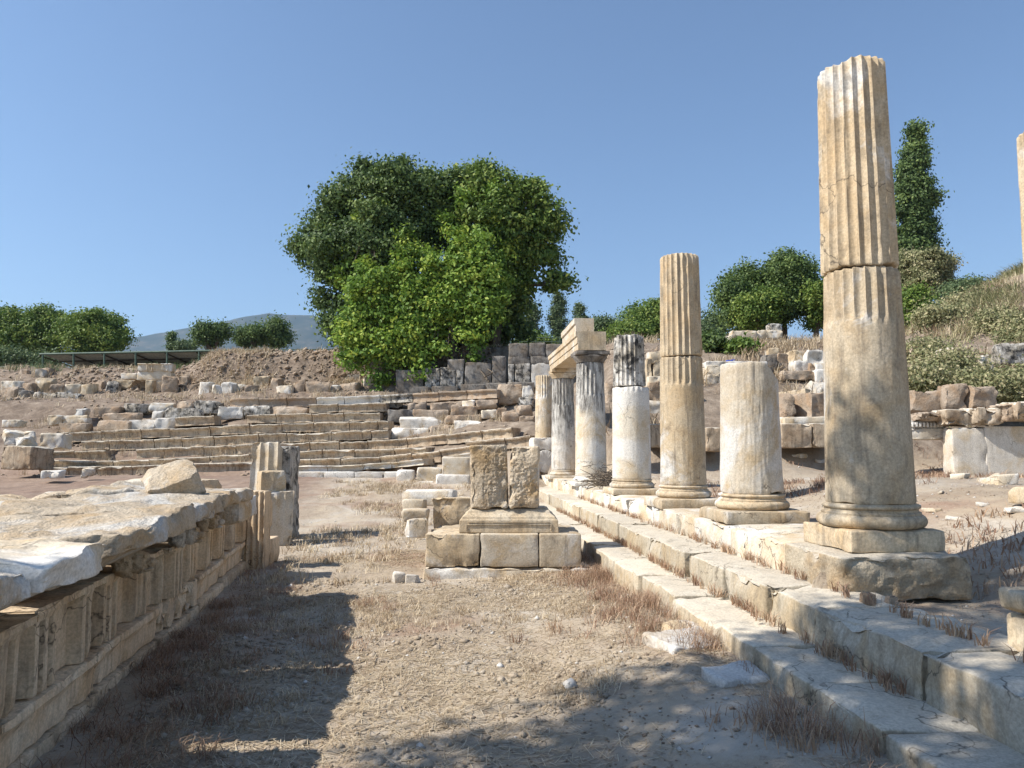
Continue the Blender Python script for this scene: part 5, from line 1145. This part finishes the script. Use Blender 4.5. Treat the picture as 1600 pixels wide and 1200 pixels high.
def nz2(x, y, s, seed): return fbm(np.stack([x * s, y * s, x * 0], 1), seed, 3)
c_x0 = lambda y: 1.77
# russet weeds at the foot of the left wall
def f(x, y):
    dw = x - (wall_x(y) + .1); return (dw > 0) * np.clip(1.05 - dw / .85, 0, 1) * np.clip(.75 + nz2(x, y, 1.6, 5), 0, 1) * (1 - .7 * sstep(5.5, 8, y))
c = scatter(f, 2300, (-2.6, .2, 1.6, 10)); xy, idx = tufts(c, 40, .06); ti = rng.uniform(.1, .8, len(c))[idx]
blades('russet_weeds', xy, .085, 1.5, .0016, 'weed', 'dense russet dry weeds along the foot of the fallen entablature', 'dry weeds', ti)
# weeds along the lowest step and pedestal
def f(x, y):
    d_ = 1.77 - x; return (d_ > 0) * (np.clip(1 - d_ / .55, 0, 1) * np.clip(.36 + nz2(x, y, 2.2, 9) * 1.3, 0, 1))
c = scatter(f, 1700, (.6, 1.77, 2.4, 11)); xy, idx = tufts(c, 38, .05); ti = rng.uniform(.2, 1, len(c))[idx]
blades('dry_weeds', xy, .12, 1.0, .0017, 'weed', 'tall dry brown weeds growing along the lowest colonnade step', 'dry weeds', ti)
def f(x, y): return np.clip(nz2(x, y, 1.1, 15) * 1.6 - .02 + .25 * (y > 6), 0, 1) * ((x > wall_x(y) + .3) & (x < 1.75))
c = scatter(f, 3000, (-2, 1.75, 2.3, 9.0)); xy, idx = tufts(c, 18, .035); ti = rng.uniform(0, 1, len(c))[idx]
blades('straw_tufts', xy, .055, 1.4, .002, 'straw', 'low straw coloured tufts scattered over the courtyard earth', 'dry grass', ti)
c = scatter(lambda x, y: np.clip(nz2(x, y, 1.4, 25) * 2.0 - .45, 0, 1) * ((x > wall_x(y) + .3) & (x < 1.75)), 1200, (-2, 1.75, 2.3, 8.8)); xy, idx = tufts(c, 24, .045); ti = rng.uniform(.1, .9, len(c))[idx]
blades('brown_tufts', xy, .09, 1.0, .0024, 'weed', 'small brown weed clumps scattered over the courtyard earth', 'dry weeds', ti)
# flat straw litter
n = 60000; xy = scatter(lambda x, y: np.clip(.5 + nz2(x, y, .8, 35) * 1.5, 0, 1) * (x > wall_x(y) + .4) * (x < 1.75), n, (-2, 1.75, 2.3, 10.5))
n = len(xy); a = rng.uniform(0, math.pi, n); L = rng.uniform(.02, .08, n); z = H(xy[:, 0], xy[:, 1]) + .006
dr = np.stack([np.cos(a) * L, np.sin(a) * L, rng.normal(size=n) * .006], 1); sd_ = np.stack([-np.sin(a), np.cos(a), a * 0], 1) * .0018
b = np.stack([xy[:, 0], xy[:, 1], z], 1); V = np.stack([b - dr - sd_, b + dr - sd_, b + dr + sd_, b - dr + sd_], 1).reshape(-1, 3)
tag(mesh('straw_litter', V, np.arange(n * 4).reshape(n, 4), M['straw'], smooth=False, attr=np.repeat(rng.uniform(.1, 1, n), 4)), 'fallen straw lying flat on the courtyard earth', 'straw', kind='stuff')
# around the pedestal and beyond
c = scatter(lambda x, y: np.clip(.28 + nz2(x, y, .9, 45) * 1.5, 0, 1) * (x < 1.7) * (x > wall_x(y) + .2) * ~((x > -.3) & (x < 1.65) & (y > 8.5) & (y < 10.2)), 2600, (-2.6, 1.7, 8.2, 20)); xy, idx = tufts(c, 16, .05); ti = rng.uniform(0, 1, len(c))[idx]
blades('straw_grass', xy, .09, 1.0, .004, 'straw', 'dry straw grass around and beyond the pedestal', 'dry grass', ti)
# behind the colonnade
c = scatter(lambda x, y: np.clip(.05 + nz2(x, y, .7, 55) * 1.6 + .35 * (y > 9), 0, 1) * (x > 3.55), 2400, (3.55, 13, 4.2, 15)); xy, idx = tufts(c, 18, .06); ti = rng.uniform(0, .8, len(c))[idx]
blades('reddish_grass', xy, .10, 1.0, .004, 'weed', 'reddish dry grass on the earth behind the colonnade', 'dry grass', ti)
# slopes and banks
def f(x, y):
    u, d = ud(x, y); px = 800 + FPX * u / d; return np.clip(.12 + nz2(x, y, .45, 65) * 1.7, 0, 1) * (px > 930) * (px < 1750)
c = scatter(f, 9000, (2, 34, 17, 38)); xy, idx = tufts(c, 16, .12); ti = rng.uniform(0, 1, len(c))[idx]
blades('hillside_grass', xy, .42, .9, .009, 'straw', 'dry straw grass covering the right hillside', 'dry grass', ti)
def f(x, y):
    u, d = ud(x, y); px = 800 + FPX * u / d; return np.clip(.1 + nz2(x, y, .35, 67) * 2, 0, 1) * (px > 1400) * (px < 1750)
c = scatter(f, 6500, (8, 34, 17, 40)); xy, idx = tufts(c, 26, .2)
blades('hillside_scrub', xy, .5, 1.0, .012, 'leaf_scrub', 'mixed green and straw scrub on the right hillside', 'scrub', rng.uniform(0, 1, len(c))[idx])
def f(x, y):
    u, d = ud(x, y); px = 800 + FPX * u / d
    e = np.exp(-((px - 365) / 45) ** 2) * (d > 29.8) * (d < 33.5) + .35 * (d > 33.8) * (px < 900) + np.exp(-((px - 540) / 25) ** 2) * .6 * (d > 30) + .08 * (d > 27) + .10 * np.exp(-((d - 29) / .8) ** 2) * (px < 420)
    return np.clip(e * (1 + nz2(x, y, .8, 75)), 0, 1)
c = scatter(f, 9000, (-26, 4, 26.8, 37)); xy, idx = tufts(c, 14, .10)
blades('bank_grass', xy, .24, .9, .008, 'straw', 'dry grass on the earth bank behind the seats', 'dry grass', rng.uniform(0, 1, len(c))[idx])
c = scatter(lambda x, y: np.clip(.3 + nz2(x, y, .4, 79), 0, 1), 2600, (-26, 2, 34.2, 37.5)); xy, idx = tufts(c, 14, .12)
blades('green_grass', xy, .34, .8, .010, 'leaf_far', 'green grass along the top of the earth bank by the shelter', 'grass', rng.uniform(0, 1, len(c))[idx])
def f(x, y):
    u, d = ud(x, y); px = 800 + FPX * u / d; D = d + theatre_shift(px); return (px > 40) * (px < 840) * np.clip(.10 + nz2(x, y, .9, 99), 0, 1) * (D > 21.3) * (D < 27.5)
c = scatter(f, 5000, (-16, 2, 18.5, 28)); xy, idx = tufts(c, 12, .05)
blades('seat_weeds', xy, .30, .6, .004, 'straw', 'dry weeds rooted between the rows of theatre seats', 'dry weeds', rng.uniform(0, 1, len(c))[idx])
# small sprigs in the joints of the steps and at the kerb
c = scatter(lambda x, y: (np.abs(x - 2.13) < .03) * .45 + (np.abs(x - 2.53) < .03) * .25, 5000, (1.9, 2.7, 3, 14)); zz = np.where(c[:, 0] < 2.3, .285, .505)
xy, idx = tufts(c, 12, .015); blades('joint_sprigs', xy, .08, .7, .003, 'weed', 'dry sprigs growing in the joints of the steps', 'dry weeds', rng.uniform(.2, 1, len(c))[idx], z=zz[idx])
# brushwood heap between two columns
hp, hd = drop(932, 768); bw_ = []
hp = np.array([3.05, 13.6, .72])
parts = []
for k in range(240):
    a = rng.uniform(0, math.pi); e = rng.uniform(-.25, .5); L = rng.uniform(.15, .45); c_ = hp + np.array([rng.normal() * .2, rng.normal() * .35, abs(rng.normal()) * .14 + .03]); dv = np.array([math.cos(a) * math.cos(e), math.sin(a) * math.cos(e), math.sin(e)]) * L / 2
    parts.append(tube([c_ - dv - hp, c_ + rng.normal(size=3) * .02 - hp, c_ + dv - hp], [.008, .007, .004], 4))
V, F = join(parts); tag(mesh('brushwood_heap', V, F, M['bark'], loc=hp), 'heap of dry brushwood between the grey capital column and the dark fluted one', 'brushwood', kind='stuff')
# pebbles and clods
def pebbles(name, xy, s, mat, label, cat, zoff=0.):
    n = len(xy); z = H(xy[:, 0], xy[:, 1]); base = np.array([[1, 0, 0], [0, 1, 0], [-1, 0, 0], [0, -1, 0], [0, 0, .8], [0, 0, -.8]], float)
    S = (s * rng.lognormal(0, .45, n))[:, None, None] * rng.uniform(.6, 1.25, (n, 6, 3)); a = rng.uniform(0, 6.28, n); ca, sa = np.cos(a), np.sin(a)
    p = base[None] * S; p = np.stack([p[..., 0] * ca[:, None] - p[..., 1] * sa[:, None], p[..., 0] * sa[:, None] + p[..., 1] * ca[:, None], p[..., 2] * .8], -1)
    V = (p + np.stack([xy[:, 0], xy[:, 1], z + s * .2 + zoff], 1)[:, None]).reshape(-1, 3)
    f0 = np.array([[0, 1, 4], [1, 2, 4], [2, 3, 4], [3, 0, 4], [1, 0, 5], [2, 1, 5], [3, 2, 5], [0, 3, 5]]); F = (f0[None] + (np.arange(n) * 6)[:, None, None]).reshape(-1, 3)
    return tag(mesh(name, V, F, M[mat], smooth=False), label, cat, kind='stuff')
pebbles('pebbles', scatter(lambda x, y: np.clip(.4 + nz2(x, y, 1.2, 85), 0, 1) * ((x < 1.75) | (x > 2.9)), 42000, (-2.2, 7, 2, 11)), .006, 'rubble', 'small pebbles on the courtyard earth', 'pebbles')
pebbles('pale_chips', scatter(lambda x, y: np.clip(.2 + nz2(x, y, .9, 87), 0, 1) * ((x < 1.75) | (x > 3)), 3800, (-3, 9, 2, 14)), .013, 'white', 'pale stone chips on the courtyard earth', 'stone chips')
pebbles('earth_clods', scatter(lambda x, y: np.clip(.25 + nz2(x, y, 1.4, 83) * 1.4, 0, 1) * (x < 1.75) * (x > wall_x(y) + .3), 9000, (-2, 1.75, 2.2, 8.5)), .016, 'earth', 'dry earth clods on the courtyard ground', 'clods')
def f(x, y):
    u, d = ud(x, y); px = 800 + FPX * u / d; return np.clip(.35 + nz2(x, y, .8, 89), 0, 1) * (px > -100) * (px < 1700)
pebbles('slope_rubble', scatter(f, 15000, (-22, 22, 21.8, 35)), .045, 'rubble', 'small rubble and clods on the earth slopes around the theatre', 'rubble')
pebbles('bank_clods', scatter(lambda x, y: 1. * (ud(x, y)[1] > 30.5), 5000, (-16, 2, 30.5, 34.5)), .06, 'rubble', 'clods and stones sticking out of the brown bank', 'clods')

# ------------------------------------------------------------------ haze
HZ = True
if HZ:
    V, F = grid_box(np.array([-6500., 6500.]), np.array([-500., 6600.]), np.array([-2., 760.]))
    hm = bpy.data.materials.new('haze_air'); hm.use_nodes = True; n_ = hm.node_tree; n_.nodes.clear()
    pv = n_.nodes.new('ShaderNodeVolumePrincipled'); pv.inputs['Density'].default_value = .00014; pv.inputs['Color'].default_value = (.45, .68, 1, 1); pv.inputs['Anisotropy'].default_value = .3
    oo = n_.nodes.new('ShaderNodeOutputMaterial'); n_.links.new(pv.outputs[0], oo.inputs['Volume'])
    tag(mesh('haze', V, F, hm, smooth=False), 'thin blue air over the distant hills', 'haze', kind='stuff')
